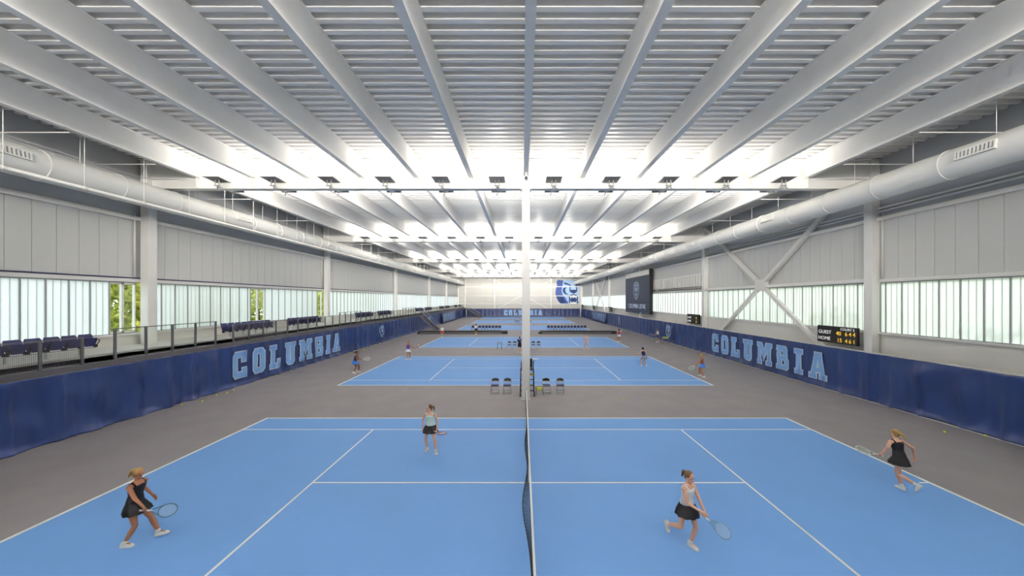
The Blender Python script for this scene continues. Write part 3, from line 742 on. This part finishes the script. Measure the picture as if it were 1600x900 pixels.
for j, (yy, nm) in enumerate(((37.0, 'third'), (75.0, 'fifth'), (91.8, 'sixth'))):
    for x, l in ((-1.6, 'outer folding chair on the left'), (-1.02, 'inner folding chair on the left'), (1.02, 'inner folding chair on the right'), (1.6, 'outer folding chair on the right')):
        chair(x, yy, 0, '%s of the centre line before the %s court' % (l, nm), G1)
cp2 = chair_proto(); cp2.name = 'platform_chair'
for ch in cp2.children:
    nm = ch.name.split('.')[0]
    m_ = {'back_slat': 'seat_navy', 'leg': 'dark_grey', 'foot_bar': 'dark_grey', 'cross_bar': 'dark_grey'}.get(nm)
    if m_: ch.data.materials[0] = MATS[m_]
MB().box(-.2, .2, .195, .22, .48, .6).build('back_panel', 'seat_navy', cp2)
cused2 = False
def chair2(x, y, z, label, group):
    global cused2
    o = copy_tree(cp2) if cused2 else cp2; cused2 = True
    o.location = (x, y, z); tag(o, label, 'chair', group)
# player benches: low black platforms with two rows of chairs
def riser(x0, x1, label):
    t = thing('bench_platform', label, 'platform', ((x0+x1)/2, 53.0, 0), 0, 'black player platforms'); h = (x1-x0)/2
    MB().box(-h, h, 0, 1.75, .40, .46).build('deck', 'black', t)
    MB().box(-h, h, 0, .04, 0, .40).build('skirt', 'black', t)
    MB().box(-h+.3, h-.9, -.03, -.002, .15, .22).build('edge_tube', 'steel', t)
    n = 6
    for i in range(n+1):
        for yy in (.2, 1.6): MB().box(-h+.1+i*(2*h-.2)/n-.04, -h+.1+i*(2*h-.2)/n+.04, yy-.04, yy+.04, 0, .40).build('leg', 'black', t)
    MB().box(-h-.25, -h, .2, 1.5, 0, .22).build('step', 'black', t)
riser(-16.5, -2.5, 'long low black platform carrying chairs left of the column'); riser(2.6, 14.6, 'long low black platform carrying chairs right of the column')
for i in range(9): chair2(-8.05+i*.53, 53.9, .46, 'navy chair, %s from the left on the left black platform' % ORD[i], 'chairs on the left platform')
for i in range(12): chair2(4.0+i*.53, 53.9, .46, 'navy chair, %s from the left on the right black platform' % ORD[i], 'chairs on the right platform')

# ------------------------------------------------------------------ umpire chair
t = thing('umpire_chair', 'tall black umpire chair standing right behind the foremost column', 'umpire chair', (.08, 19.25, 0))
for sx in (-1, 1):
    MB().tube([(sx*.39, -.3, 0), (sx*.36, -.2, 1.45)], .03, 8).build('leg', 'black', t, True)
    MB().tube([(sx*.39, .5, 0), (sx*.36, .3, 1.45)], .03, 8).build('leg', 'black', t, True)
    MB().tube([(sx*.34, -.2, 1.45), (sx*.34, -.2, 1.85), (sx*.34, .3, 1.85)], .025, 8).build('armrest', 'black', t, True)
    MB().box(sx*.39-.05, sx*.39+.05, -.37, -.23, 0, .03).build('foot', 'black', t)
MB().box(-.32, .32, -.2, .3, 1.42, 1.48).build('seat', 'black', t); MB().box(-.3, .3, .28, .33, 1.5, 2.0).build('backrest', 'black', t)
for i, z in enumerate((.3, .6, .9)): MB().box(-.38, .38, -.36+i*.04, -.24+i*.04, z, z+.035).build('step', 'black', t)
MB().box(-.35, .35, -.24, -.1, 1.15, 1.25).build('footrest', 'amber', t)
MB().box(.3, .62, -.3, -.05, 2.05, 2.075).build('writing_tray', 'line_white', t); MB().tube([(.36, -.2, 1.85), (.4, -.18, 2.05)], .015, 6).build('tray_arm', 'black', t)

# ------------------------------------------------------------------ balls, baskets and carts
ballm = MB().ball((0,0,.04), .04, 10, 6).mesh('tennis_ball', 'ball', True)
def ball(x, y, z, label, group):
    o = ob('tennis_ball', ballm, None, (x, y, z)); tag(o, label, 'ball', group); return o
def basket(x, y, h, w, label, balls=22, wheels=False):
    t = thing('ball_basket', label, 'ball basket', (x, y, 0), random.uniform(-.3, .3), 'ball baskets')
    for sx in (-1, 1):
        for sy in (-1, 1):
            MB().tube([(sx*w*.55, sy*w*.45, 0), (sx*w*.5, sy*w*.4, h)], .012, 6).build('leg', 'dark_grey', t)
            if wheels: MB().tube([(sx*w*.55-.015, sy*w*.45, .03), (sx*w*.55+.015, sy*w*.45, .03)], .03, 8).build('wheel', 'black', t)
    m = MB()
    for i in range(9):
        u = -w/2+w*i/8
        for s in (-1, 1): m.box(u-.004, u+.004, s*w*.4-.004, s*w*.4+.004, h-.22, h); m.box(s*w/2-.004, s*w/2+.004, u*.8-.004, u*.8+.004, h-.22, h)
        m.box(u-.004, u+.004, -w*.4, w*.4, h-.224, h-.216)
    for z in (h-.22, h-.11, h):
        for s in (-1, 1): m.box(-w/2, w/2, s*w*.4-.006, s*w*.4+.006, z-.006, z+.006); m.box(s*w/2-.006, s*w/2+.006, -w*.4, w*.4, z-.006, z+.006)
    m.build('wire_tray', 'steel', t)
    for i in range(balls):
        q = i % 12; lay = i//12
        ball(x-w*.36+(q % 4)*w*.24+random.uniform(-.01, .01)+lay*.02, y-w*.25+(q//4)*w*.25, h-.214+lay*.062, 'yellow tennis ball heaped in the %s' % label, 'balls in the ' + label)
basket(.78, 19.35, .45, .36, 'wire ball basket between umpire chair and folding chairs', 24)
basket(17.35, 41.6, .85, .62, 'ball cart by the right curtain crest', 36, True)
basket(14.0, 49.8, .8, .5, 'nearer wire cart at the end of the right platform', 0, True); basket(15.6, 51.8, .8, .5, 'farther wire cart beyond the right platform', 0, True)
basket(-2.7, 37.2, .75, .4, 'empty wire cart left of the chairs before court three', 0, True)
def px(x, y): s = (y-468)/CAMH; return ((x-816)/s+CAMX, F/s)     # floor point, worked out once from the photograph
spots_left = [(276,633),(316,628),(338,618),(355,615),(365,610),(402,592),(415,587),(442,580),(556,547),(558,545),(547,548),(569,546),(573,543),(578,541),(581,539),(568,548),(574,548),(583,543),(580,545),(587,537),(601,533),(619,529),(628,525),(634,523),(619,526),(540,551)]
wl_ = ['near the plain curtain', 'below the big left letters', 'past the left letters']
spots_left.sort(key=lambda q: -q[1])
for i, (a, b) in enumerate(spots_left):
    x, y = px(a, b); x = max(x, CL+.42)
    if a < 370: l = 'tennis ball by the left curtain before the letters, %s from the camera' % ORD[i]
    elif a < 450: l = 'tennis ball under the big left letters, %s from the camera' % ORD[i-5]
    else: l = 'tennis ball by the left curtain beyond the letters, %s from the camera' % ORD[i-8]
    ball(x, y, .0005, l, 'balls along the left curtain')
for i, (a, b) in enumerate([(975,625),(1476,676),(1555,682),(1223,586),(1150,565),(1157,567),(1165,568),(1071,544),(1069,543),(1060,541),(1062,540),(1054,538),(1046,536),(1040,545),(990,522),(985,520)]):
    x, y = px(a, b); x = min(x, CR-.3)
    l = ['single tennis ball on the grey floor between the first two courts', 'tennis ball on the grey floor right of the front court', 'rightmost tennis ball, at the foot of the near right curtain', 'lone tennis ball below the right letters'][i] if i < 4 else \
        ('tennis ball below the first right letters, %s of three from the left' % ORD[i-4] if i < 7 else ('tennis ball in the middle of the grey floor right of court three' if i == 13 else 'tennis ball in the trail along the far right curtain, %s from the camera' % ORD[[7,8,9,10,11,12,14,15].index(i)]))
    ball(x, y, .0005, l, 'balls along the right side')

# ------------------------------------------------------------------ trees outside
def tree(x, y, h, r, n, label, dense=1.0):
    t = thing('tree', label, 'tree', (x, y, -.3), random.uniform(0, 6), 'trees outside the hall')
    MB().tube([(0,0,0), (.1,.05,h*.4), (0,0,h*.75)], [.2, .15, .05], 8).build('trunk', 'bark', t, True)
    m = MB()
    for i in range(n):
        while True:
            p = Vector((random.uniform(-1,1), random.uniform(-1,1), random.uniform(-1,1)))
            if .25 < p.length < 1: break
        if noise.noise(p*2.2+Vector((x,y,0))) < -.18: continue
        c = Vector((p.x*r, p.y*r, h*.58+p.z*h*.44)); u = Vector((random.gauss(0,1), random.gauss(0,1), random.gauss(0,1))).normalized(); w = u.orthogonal().normalized(); k = random.uniform(.13, .3)
        m.add([c-u*k, c+w*k*.5, c+u*k, c-w*k*.5], [(0,1,2,3)])
    stuff(m.build('foliage', 'leaf', t))
    return t
struct(MB().box(-90, XL-.4, -30, 200, -.5, -.3).build('floor_outside', 'concrete')); struct(MB().box(XR+.4, 90, -30, 200, -.5, -.3).build('floor_outside_right', 'concrete'))
tree(-26.2, 22.0, 8, 2.6, 9000, 'green leafy tree seen through the clear pane beside the first left column')
tree(-27.5, 35.0, 8.5, 2.8, 9000, 'green leafy tree seen through the clear panes midway along the second left window')
tree(-27.0, 45.5, 8, 2.6, 7000, 'green tree glimpsed beside the second left column')
tree(-24.2, 121.5, 9, 3.0, 8000, 'bright green tree seen through the far left corner window')
for i, (x, y, h) in enumerate(((25.5, 12, 9), (26, 19, 10), (25, 25.5, 9), (26, 33, 9.5), (25.5, 44, 9))):
    tree(x, y, h, 2.9, 2600, 'leafy tree dappling the right windows from outside, %s from the camera' % ORD[i])

# ------------------------------------------------------------------ people
def remesh(mb, name, vox, m, parent, smooth=2):
    me = mb.mesh('tmp'); o = bpy.data.objects.new('tmp', me); col.objects.link(o)
    r = o.modifiers.new('r', 'REMESH'); r.mode = 'VOXEL'; r.voxel_size = vox; r.use_smooth_shade = True
    if smooth: s = o.modifiers.new('s', 'SMOOTH'); s.factor = .5; s.iterations = smooth
    dg = bpy.context.evaluated_depsgraph_get(); nm = bpy.data.meshes.new_from_object(o.evaluated_get(dg)); nm.name = name
    bpy.data.objects.remove(o); bpy.data.meshes.remove(me)
    nm.materials.clear(); nm.materials.append(MATS[m])
    return ob(name, nm, parent)
def two_bone(a, t, l1, l2, pole):
    a, t, pole = Vector(a), Vector(t), Vector(pole); d = t-a; L = d.length
    if L > (l1+l2)*.995: d = d.normalized()*(l1+l2)*.995; L = d.length; t = a+d
    x = (l1*l1-l2*l2+L*L)/(2*L); h = math.sqrt(max(0, l1*l1-x*x)); dn = d/L; p = (pole-dn*pole.dot(dn)).normalized()
    return a+dn*x+p*h, t
def ell_ring(c, rx, ry, xv, yv, n=20, pleat=0, k=12):
    out = []
    for i in range(n):
        a = 2*PI*i/n; f = 1+pleat*math.sin(k*a); out.append(c+xv*(rx*f*math.cos(a))+yv*(ry*f*math.sin(a)))
    return out
RK = {}
def racket(grip, direc, normal, label, color):
    """top-level racket whose handle passes through the grip point"""
    d = Vector(direc).normalized(); n = Vector(normal); n = (n-d*n.dot(d)).normalized(); x = d.cross(n)
    t = thing('tennis_racket', label, 'racket', grip, 0, 'tennis rackets'); M = Matrix((x, d, n)).transposed(); t.rotation_euler = M.to_euler()
    if color not in RK:
        fr = MB(); rs = []; N = 28
        for i in range(N):
            a = 2*PI*i/N; c = Vector((.13*math.cos(a), .42+.17*math.sin(a), 0)); o_ = Vector((math.cos(a), math.sin(a), 0))
            rs.append([c+o_*(.011*math.cos(b))+Vector((0,0,1))*(.012*math.sin(b)) for b in (0, PI/3, 2*PI/3, PI, 4*PI/3, 5*PI/3)])
        rs.append(rs[0]); fr.rings(rs, False)
        for s in (-1, 1): fr.tube([(s*.012, .11, 0), (s*.05, .2, 0), (s*.09, .285, 0)], .011, 6)
        st = MB()
        for i in range(-5, 6):
            u = i*.022; h = .17*math.sqrt(max(0, 1-(u/.13)**2)); st.box(u-.001, u+.001, .42-h, .42+h, -.001, .001)
        for i in range(-7, 8):
            v = i*.022; w = .13*math.sqrt(max(0, 1-(v/.17)**2)); st.box(-w, w, .42+v-.001, .42+v+.001, -.001, .001)
        gr = MB().tube([(0,-.1,0), (0,-.09,0), (0,.1,0), (0,.14,0)], [.019, .016, .015, .013], 8)
        RK[color] = (fr.mesh('frame', color, True), st.mesh('strings', 'string'), gr.mesh('handle', 'grip', True))
    f, s, g = RK[color]; ob('frame', f, t); stuff(ob('strings', s, t)); ob('handle', g, t)
def person(label, loc, rz, skin, hair, top, bottom, pose, near=False, ponytail=True, racket_spec=None, kind='skirt', shoes='shoe_white', scale=1.0):
    vox = .0075 if near else .0125
    root = thing('person', label, 'person', loc, rz, 'tennis players on the courts'); root.scale = (scale,)*3
    V = Vector
    pel = V(pose.get('pelvis', (0, 0, .90))); lean = V(pose.get('lean', (0, .08, 1))).normalized(); yaw = math.radians(pose.get('twist', 0)); hyaw = math.radians(pose.get('hipyaw', 0))
    Ls = .50; neck = pel+lean*Ls
    hr = V((math.cos(hyaw), math.sin(hyaw), 0)); sr = V((math.cos(yaw), math.sin(yaw), 0)); sr = (sr-lean*sr.dot(lean)).normalized(); hr = (hr-lean*hr.dot(lean)*.5).normalized()
    def axes(t): x = hr.lerp(sr, max(0, min(1, t))).normalized(); return x, lean.cross(x).normalized()
    tor = [(-.17, .09, .075), (-.08, .150, .105), (.02, .168, .118), (.2, .155, .108), (.42, .125, .09), (.62, .138, .105), (.78, .150, .112), (.9, .150, .095), (.99, .10, .07), (1.04, .05, .05)]
    def ring(t, rx, ry, inf=0, n=24, **k):
        x, y = axes(t); return ell_ring(pel+lean*(t*Ls), rx+inf, ry+inf, x, y, n, **k)
    B = MB(); B.rings([ring(*q) for q in tor])
    yaw_h = math.radians(pose.get('headyaw', 0)); hp = V((0,0,1)).lerp(lean, .4).normalized()
    hf = V((-math.sin(yaw_h), math.cos(yaw_h), pose.get('headpitch', -.05))).normalized(); hx = hf.cross(hp).normalized(); hu = hx.cross(hf)
    R = Matrix((hx, hf, hu)).transposed(); hc = neck+hp*.165+hf*.02
    B.cap_seg(neck-lean*.03, hc-hu*.05, .056, .048)
    B.ball(hc+hu*.02, (.070, .088, .098), 18, 12, R); B.ball(hc+hf*.022-hu*.055, (.052, .062, .058), 14, 10, R); B.ball(hc+hf*.07-hu*.095, (.022, .018, .018), 10, 8, R)
    B.ball(hc+hf*.1-hu*.02, (.012, .018, .022), 8, 6, R)
    for s in (-1, 1): B.ball(hc+hx*(s*.072)-hu*.012-hf*.005, (.01, .02, .03), 8, 6, R)
    # arms
    info = {}
    for s, key in ((1, 'R'), (-1, 'L')):
        sh = pel+lean*(.87*Ls)+sr*(s*.168); wt = V(pose['wrist'+key]); el, wr_ = two_bone(sh, wt, .28, .245, pose.get('elbow'+key, (s*.5, -.6, -.5)))
        B.cap_seg(sh, el, .047, .037); B.cap_seg(el, wr_, .037, .025); B.ball(sh-sr*(s*.015), (.055, .052, .052), 12, 8)
        fd = (wr_-el).normalized()
        rd = V(racket_spec[1]).normalized() if racket_spec and key in racket_spec[0] else None
        if rd is not None:
            f = fd-rd*fd.dot(rd)
            if f.length < .25: f = V((0,0,-1))-rd*(-rd.z)
            f.normalize(); side = rd
        else:
            f = fd; side = f.cross(V((s*1.0, .1, .1))); side = (side-f*side.dot(f)).normalized()
        nrm = f.cross(side).normalized()
        if nrm.dot(V((-s, 0, -.2))) < 0: nrm = -nrm
        pc = wr_+fd*.03+f*.03; info[key] = (wr_, f, nrm, side, pc)
        Mh = Matrix((side, f, nrm)).transposed(); B.ball(pc, (.043, .052, .017), 12, 8, Mh); B.cap_seg(wr_, pc, .024, .02)
        curl = (55, 125, 200) if rd is not None else (12, 38, 60)
        for i, (off, ln) in enumerate(((-.030, .80), (-.010, .95), (.010, 1.0), (.030, .92))):
            p = pc+side*off+f*.042; 
            for j, seg in enumerate((.038, .026, .02)):
                a = math.radians(curl[j]); q = p+(f*math.cos(a)+nrm*math.sin(a))*seg*ln; B.cap_seg(p, q, .0098-.0007*j, .0092-.0007*j, 8); p = q
        p = pc+side*.036-f*.012
        for j, seg in enumerate((.034, .028)):
            a = math.radians((30, 70)[j] if rd is not None else (25, 35)[j]); q = p+(side*.62*(1 if rd is None else .35)+f*math.cos(a)+nrm*math.sin(a)).normalized()*seg; B.cap_seg(p, q, .011, .0095, 8); p = q
    # legs
    knees = {}; feet = {}
    for s, key in ((1, 'R'), (-1, 'L')):
        hip = pel-lean*.03+hr*(s*.088); an, fy, pitch = pose['foot'+key]; an = V(an); fy = math.radians(fy)
        fwd = V((-math.sin(fy), math.cos(fy), 0)); kn, an = two_bone(hip, an, .42, .405, pose.get('knee'+key, (fwd.x, fwd.y, .05)))
        B.cap_seg(hip, hip.lerp(kn, .5), .088, .07); B.cap_seg(hip.lerp(kn, .5), kn, .07, .05); B.cap_seg(kn, kn.lerp(an, .35), .05, .054); B.cap_seg(kn.lerp(an, .35), an, .054, .034)
        pr = math.radians(pitch); fd = V((fwd.x*math.cos(pr), fwd.y*math.cos(pr), -math.sin(pr))); up = fd.cross(V((fwd.y, -fwd.x, 0))).normalized(); up = up if up.z > 0 else -up
        feet[key] = (an, fd, up); knees[key] = (hip, kn); B.cap_seg(an, an+fd*.1-up*.045, .03, .03)
    body = remesh(B, 'body', vox, skin, root)
    # face
    for s in (-1, 1): MB().ball(hc+hf*.083+hx*(s*.032)+hu*.012, .0085, 8, 6, R).build('eye', 'eye_dark', root, True)
    MB().ball(hc+hf*.083-hu*.062, (.022, .008, .006), 8, 6, R).build('mouth', 'lip', root, True)
    H = MB(); H.ball(hc+hu*.035-hf*.022, (.083, .092, .095), 18, 12, R); H.ball(hc-hf*.05-hu*.02, (.075, .055, .075), 14, 10, R)
    if ponytail:
        b0 = hc-hf*.095+hu*.04; sway = V(pose.get('hairsway', (0, 0, 0)))
        H.cap_seg(b0, b0-hf*.07-hu*.03+sway*.3, .03, .036); H.cap_seg(b0-hf*.07-hu*.03+sway*.3, b0-hf*.08-hu*.16+sway, .036, .018)
    else: H.ball(hc-hf*.07-hu*.09, (.07, .045, .08), 14, 10, R)
    remesh(H, 'hair', vox, hair, root)
    # clothing
    T = MB(); lo = .12 if kind != 'dress' else .0
    sel = [q for q in tor if lo <= q[0] <= .85]
    if lo == .12: sel = [(.12, .162, .113)]+sel
    T.rings([ring(q[0], q[1], q[2], .013) for q in sel]+[ring(.9, .115, .082, .012)])
    for s in (-1, 1):
        x, y = axes(1); a = pel+lean*(.88*Ls)+x*(s*.10)
        T.cap_seg(a+y*.06, pel+lean*(.985*Ls)+x*(s*.10), .024, .022, 8); T.cap_seg(pel+lean*(.985*Ls)+x*(s*.10), a-y*.06, .022, .024, 8)
    if pose.get('sleeves'):
        for s, key in ((1, 'R'), (-1, 'L')):
            sh = pel+lean*(.87*Ls)+sr*(s*.168); el, _ = two_bone(sh, pose['wrist'+key], .28, .245, pose.get('elbow'+key, (s*.5, -.6, -.5)))
            T.cap_seg(sh, sh.lerp(el, .5), .066, .056)
    remesh(T, 'top', vox, top, root)
    if kind in ('skirt', 'dress'):
        K = MB(); ks = (knees['R'][1]+knees['L'][1])/2; spread = min(.10, (knees['R'][1]-knees['L'][1]).length*.22); dr = (ks-pel); dr.z = 0
        rs = []
        for t_, rx, ry, pl_, dz in ((.22, .158, .112, 0, 0), (.1, .176, .126, .01, .0), (-.1, .20+spread*.4, .155+spread*.3, .03, .1), (-.24, .205+spread*.7, .17+spread*.6, .045, .25), (-.34, .21+spread*.8, .18+spread*.75, .055, .36)):
            x, y = axes(0); y = V((0,0,1)).cross(x) if t_ < 0 else y; c = pel+(lean if t_ > 0 else V((0,0,1)))*(t_*Ls)+dr*dz
            rs.append(ell_ring(c, rx, ry, x, y, 48, pl_, 10))
        K.rings(rs); o = K.build('skirt', bottom, root, True); smooth_by_angle(o.data, 60)
    else:
        K = MB(); K.rings([ring(t_, rx, ry, .016) for t_, rx, ry in ((.2, .155, .108), (.02, .168, .118), (-.08, .155, .11), (-.17, .10, .085))])
        for key in 'RL': h_, k_ = knees[key]; K.cap_seg(h_, h_.lerp(k_, .5), .10, .092)
        remesh(K, 'shorts', vox, bottom, root)
    for key in 'RL':
        an, fd, up = feet[key]; sd = fd.cross(up); sh = MB(); rs = []
        for u, w, top_ in ((-.075, .022, .05), (-.06, .034, .075), (-.01, .038, .078), (.05, .042, .055), (.11, .046, .035), (.155, .038, .022), (.178, .018, .01)):
            c = an+fd*u-up*.083; rs.append([c-sd*w, c+sd*w, c+sd*(w+.004)+up*.025, c+sd*w*.62+up*(.025+top_), c-sd*w*.62+up*(.025+top_), c-sd*(w+.004)+up*.025])
        sh.rings(rs); o = sh.build('shoe', shoes, root, True); smooth_by_angle(o.data, 50)
        so_ = MB().tube([an-up*.01, an+(knees[key][1]-an).normalized()*.07], [.04, .042], 12).build('sock', shoes, root, True)
    if racket_spec:
        wr_, f, nrm, side, pc = info[racket_spec[0][0]]
        rd = V(racket_spec[1]).normalized(); g = pc+f*.045+nrm*.026
        Rz = Matrix.Rotation(rz, 3, 'Z'); racket(Rz @ (g*scale)+V(loc), Rz @ rd, Rz @ V(racket_spec[2]), racket_spec[3], racket_spec[4])
    return root
D = math.radians
STAND = dict(wristR=(.26, .12, .86), wristL=(-.26, .12, .86), footR=((.11, 0, .085), -10, 0), footL=((-.11, .02, .085), 10, 0))
def P_(**k): d_ = dict(STAND); d_.update(k); return d_
person('woman in black outfit striding with racket low at front left', (-8.9, 7.5, 0), D(-75), 'skin_tan', 'hair_blonde', 'cloth_black', 'cloth_black',
       P_(pelvis=(0, .09, .885), lean=(0, .10, 1), wristR=(.20, .42, .80), wristL=(-.28, .22, .92), footR=((.10, -.02, .085), -5, 0), footL=((-.12, .46, .10), 5, -6), headyaw=-25, headpitch=-.2, twist=-12, hairsway=(0, -.05, 0)), True,
       racket_spec=('R', (.05, 1, -.12), (1, .1, .8), 'racket reaching forward from the front left player', 'racket_teal'))
person('woman in pale mint tank top and black skirt facing the camera on the front court', (-3.48, 12.1, 0), D(176), 'skin_fair', 'hair_brown', 'cloth_mint', 'cloth_black',
       P_(pelvis=(0, 0, .885), wristR=(.27, .03, .86), wristL=(-.30, .20, .88), footR=((.12, -.02, .085), -8, 0), footL=((-.27, .20, .10), 25, -5), headyaw=-48), True,
       racket_spec=('L', (-.75, .6, .12), (0, 0, 1), 'racket held beside the player in the mint top', 'racket_red'))
person('woman in white top and black skirt stepping forward on the right half-court', (3.42, 7.45, 0), D(197), 'skin_fair', 'hair_brown', 'cloth_white', 'cloth_black',
       P_(pelvis=(0, .0, .90), lean=(.02, .12, 1), wristR=(.0, .36, .98), wristL=(-.16, .33, .92), footR=((.20, -.36, .30), 0, 55), footL=((-.06, .05, .085), 15, 0), kneeR=(0, 1, 0), headyaw=5, headpitch=-.25, twist=15), True,
       racket_spec=('L', (-.7, .5, -.55), (.2, .8, .5), 'racket pointing down in front of the player in the white top', 'racket_blue'))
person('woman in black dress running away at the right sideline', (10.62, 9.65, 0), D(8), 'skin_fair', 'hair_blonde', 'cloth_black', 'cloth_black',
       P_(pelvis=(.0, .05, .88), lean=(.04, .2, 1), wristL=(-.42, .18, .98), wristR=(.46, .02, .92), footR=((.02, .0, .085), -5, 0), footL=((-.10, -.40, .34), 5, 62), kneeL=(0, 1, -.1), elbowL=(-.6, -.5, .1), elbowR=(.6, -.5, .2), hairsway=(.05, -.04, 0), twist=-10), True, kind='dress',
       racket_spec=('L', (-.9, .3, .25), (.1, -.6, .8), 'pale racket held out by the player in the black dress', 'racket_pale'))
person('woman with dark ponytail and blue skirt waiting beside the second court', (-12.55, 25.0, 0), D(-80), 'skin_brown', 'hair_dark', 'cloth_navy', 'cloth_blue',
       P_(pelvis=(0, -.02, .84), lean=(0, .22, 1), wristR=(.06, .42, .98), wristL=(-.1, .40, .96), footR=((.15, -.08, .085), 0, 0), footL=((-.18, .18, .085), 0, 0)), racket_spec=('R', (-.1, 1, .12), (1, 0, .5), 'racket held out by the player in the blue skirt at left', 'racket_pale'))
person('woman in purple top and white skirt swinging at the far corner of the second court', (-10.45, 30.4, 0), D(-30), 'skin_tan', 'hair_blonde', 'cloth_purple', 'cloth_white',
       P_(wristR=(.5, .3, 1.02), wristL=(-.3, .3, 1.0), footR=((.06, .1, .085), 0, 0), footL=((-.14, -.12, .085), 0, 0)), racket_spec=('R', (.5, .3, .8), (0, 1, .1), 'red racket swung by the player in purple', 'racket_red'))
person('player in white shirt and red shorts by the left end of the third court', (-11.6, 48.3, 0), D(160), 'skin_fair', 'hair_blonde', 'cloth_white', 'cloth_red', P_(sleeves=1), kind='shorts')
person('player in white shirt standing before the chairs of the left platform', (-7.3, 52.0, 0), D(20), 'skin_tan', 'hair_dark', 'cloth_white', 'cloth_black', P_(sleeves=1, wristR=(.2, .35, .9)), kind='shorts', ponytail=False)
person('player in dark navy shirt and shorts with raised racket, left edge of the big column', (-.46, 34.2, 0), D(10), 'skin_fair', 'hair_brown', 'cloth_navy', 'cloth_black',
       P_(sleeves=1, wristR=(.28, .15, 1.75), elbowR=(.6, .1, .2), footR=((.1, -.1, .085), 0, 0), footL=((-.12, .15, .085), 0, 0)), kind='shorts', ponytail=False, racket_spec=('R', (.05, .1, 1), (0, 1, 0), 'racket raised beside the big column', 'racket_blue'))
person('player in rose top on the right side of the third court', (6.85, 37.3, 0), D(185), 'skin_fair', 'hair_brown', 'cloth_rose', 'cloth_rose', P_(sleeves=1, footR=((.24, 0, .085), -10, 0), footL=((-.22, .02, .085), 10, 0), pelvis=(0, 0, .86)), kind='shorts')
person('player in pink top and white skirt at the right end of the third court', (12.2, 43.3, 0), D(30), 'skin_tan', 'hair_dark', 'cloth_pink', 'cloth_white',
       P_(wristR=(.5, .2, 1.15), wristL=(-.3, .25, 1.05), footR=((.2, 0, .085), 0, 0), footL=((-.18, 0, .085), 0, 0), pelvis=(0, 0, .87)), racket_spec=('R', (.7, .3, .5), (0, 1, 0), 'racket held out by the player in pink', 'racket_pale'))
person('player in navy top bending at the far right corner of the second court', (9.65, 27.4, 0), D(15), 'skin_fair', 'hair_dark', 'cloth_navy', 'cloth_grey',
       P_(pelvis=(0, -.05, .80), lean=(0, .45, 1), wristR=(.42, .4, .95), wristL=(-.42, .38, .95), footR=((.2, 0, .085), -8, 0), footL=((-.2, .05, .085), 8, 0)), racket_spec=('R', (.5, .8, .1), (0, 0, 1), 'racket of the bending player in navy', 'racket_blue'))
person('woman in sky blue skirt at the right corner of the second court', (12.4, 23.7, 0), D(65), 'skin_tan', 'hair_blonde', 'cloth_brown', 'cloth_sky',
       P_(pelvis=(0, -.02, .86), lean=(0, .15, 1), wristR=(.12, .38, .82), wristL=(-.14, .36, .84), footR=((.2, .1, .085), 0, 0), footL=((-.16, -.12, .085), 0, 0)), racket_spec=('R', (0, .8, -.6), (1, 0, .1), 'racket held low by the player in the sky blue skirt', 'racket_pale'))
person('player in white shirt and navy shorts next to the right curtain crest', (17.0, 42.9, 0), D(75), 'skin_tan', 'hair_dark', 'cloth_white', 'cloth_navy',
       P_(sleeves=1, wristR=(.15, .4, .98), wristL=(-.15, .38, .95), footR=((.1, -.12, .085), 0, 0), footL=((-.14, .14, .085), 0, 0)), kind='shorts', ponytail=False, racket_spec=('R', (0, 1, .1), (1, 0, .3), 'dark racket by the right curtain', 'racket_blue'))
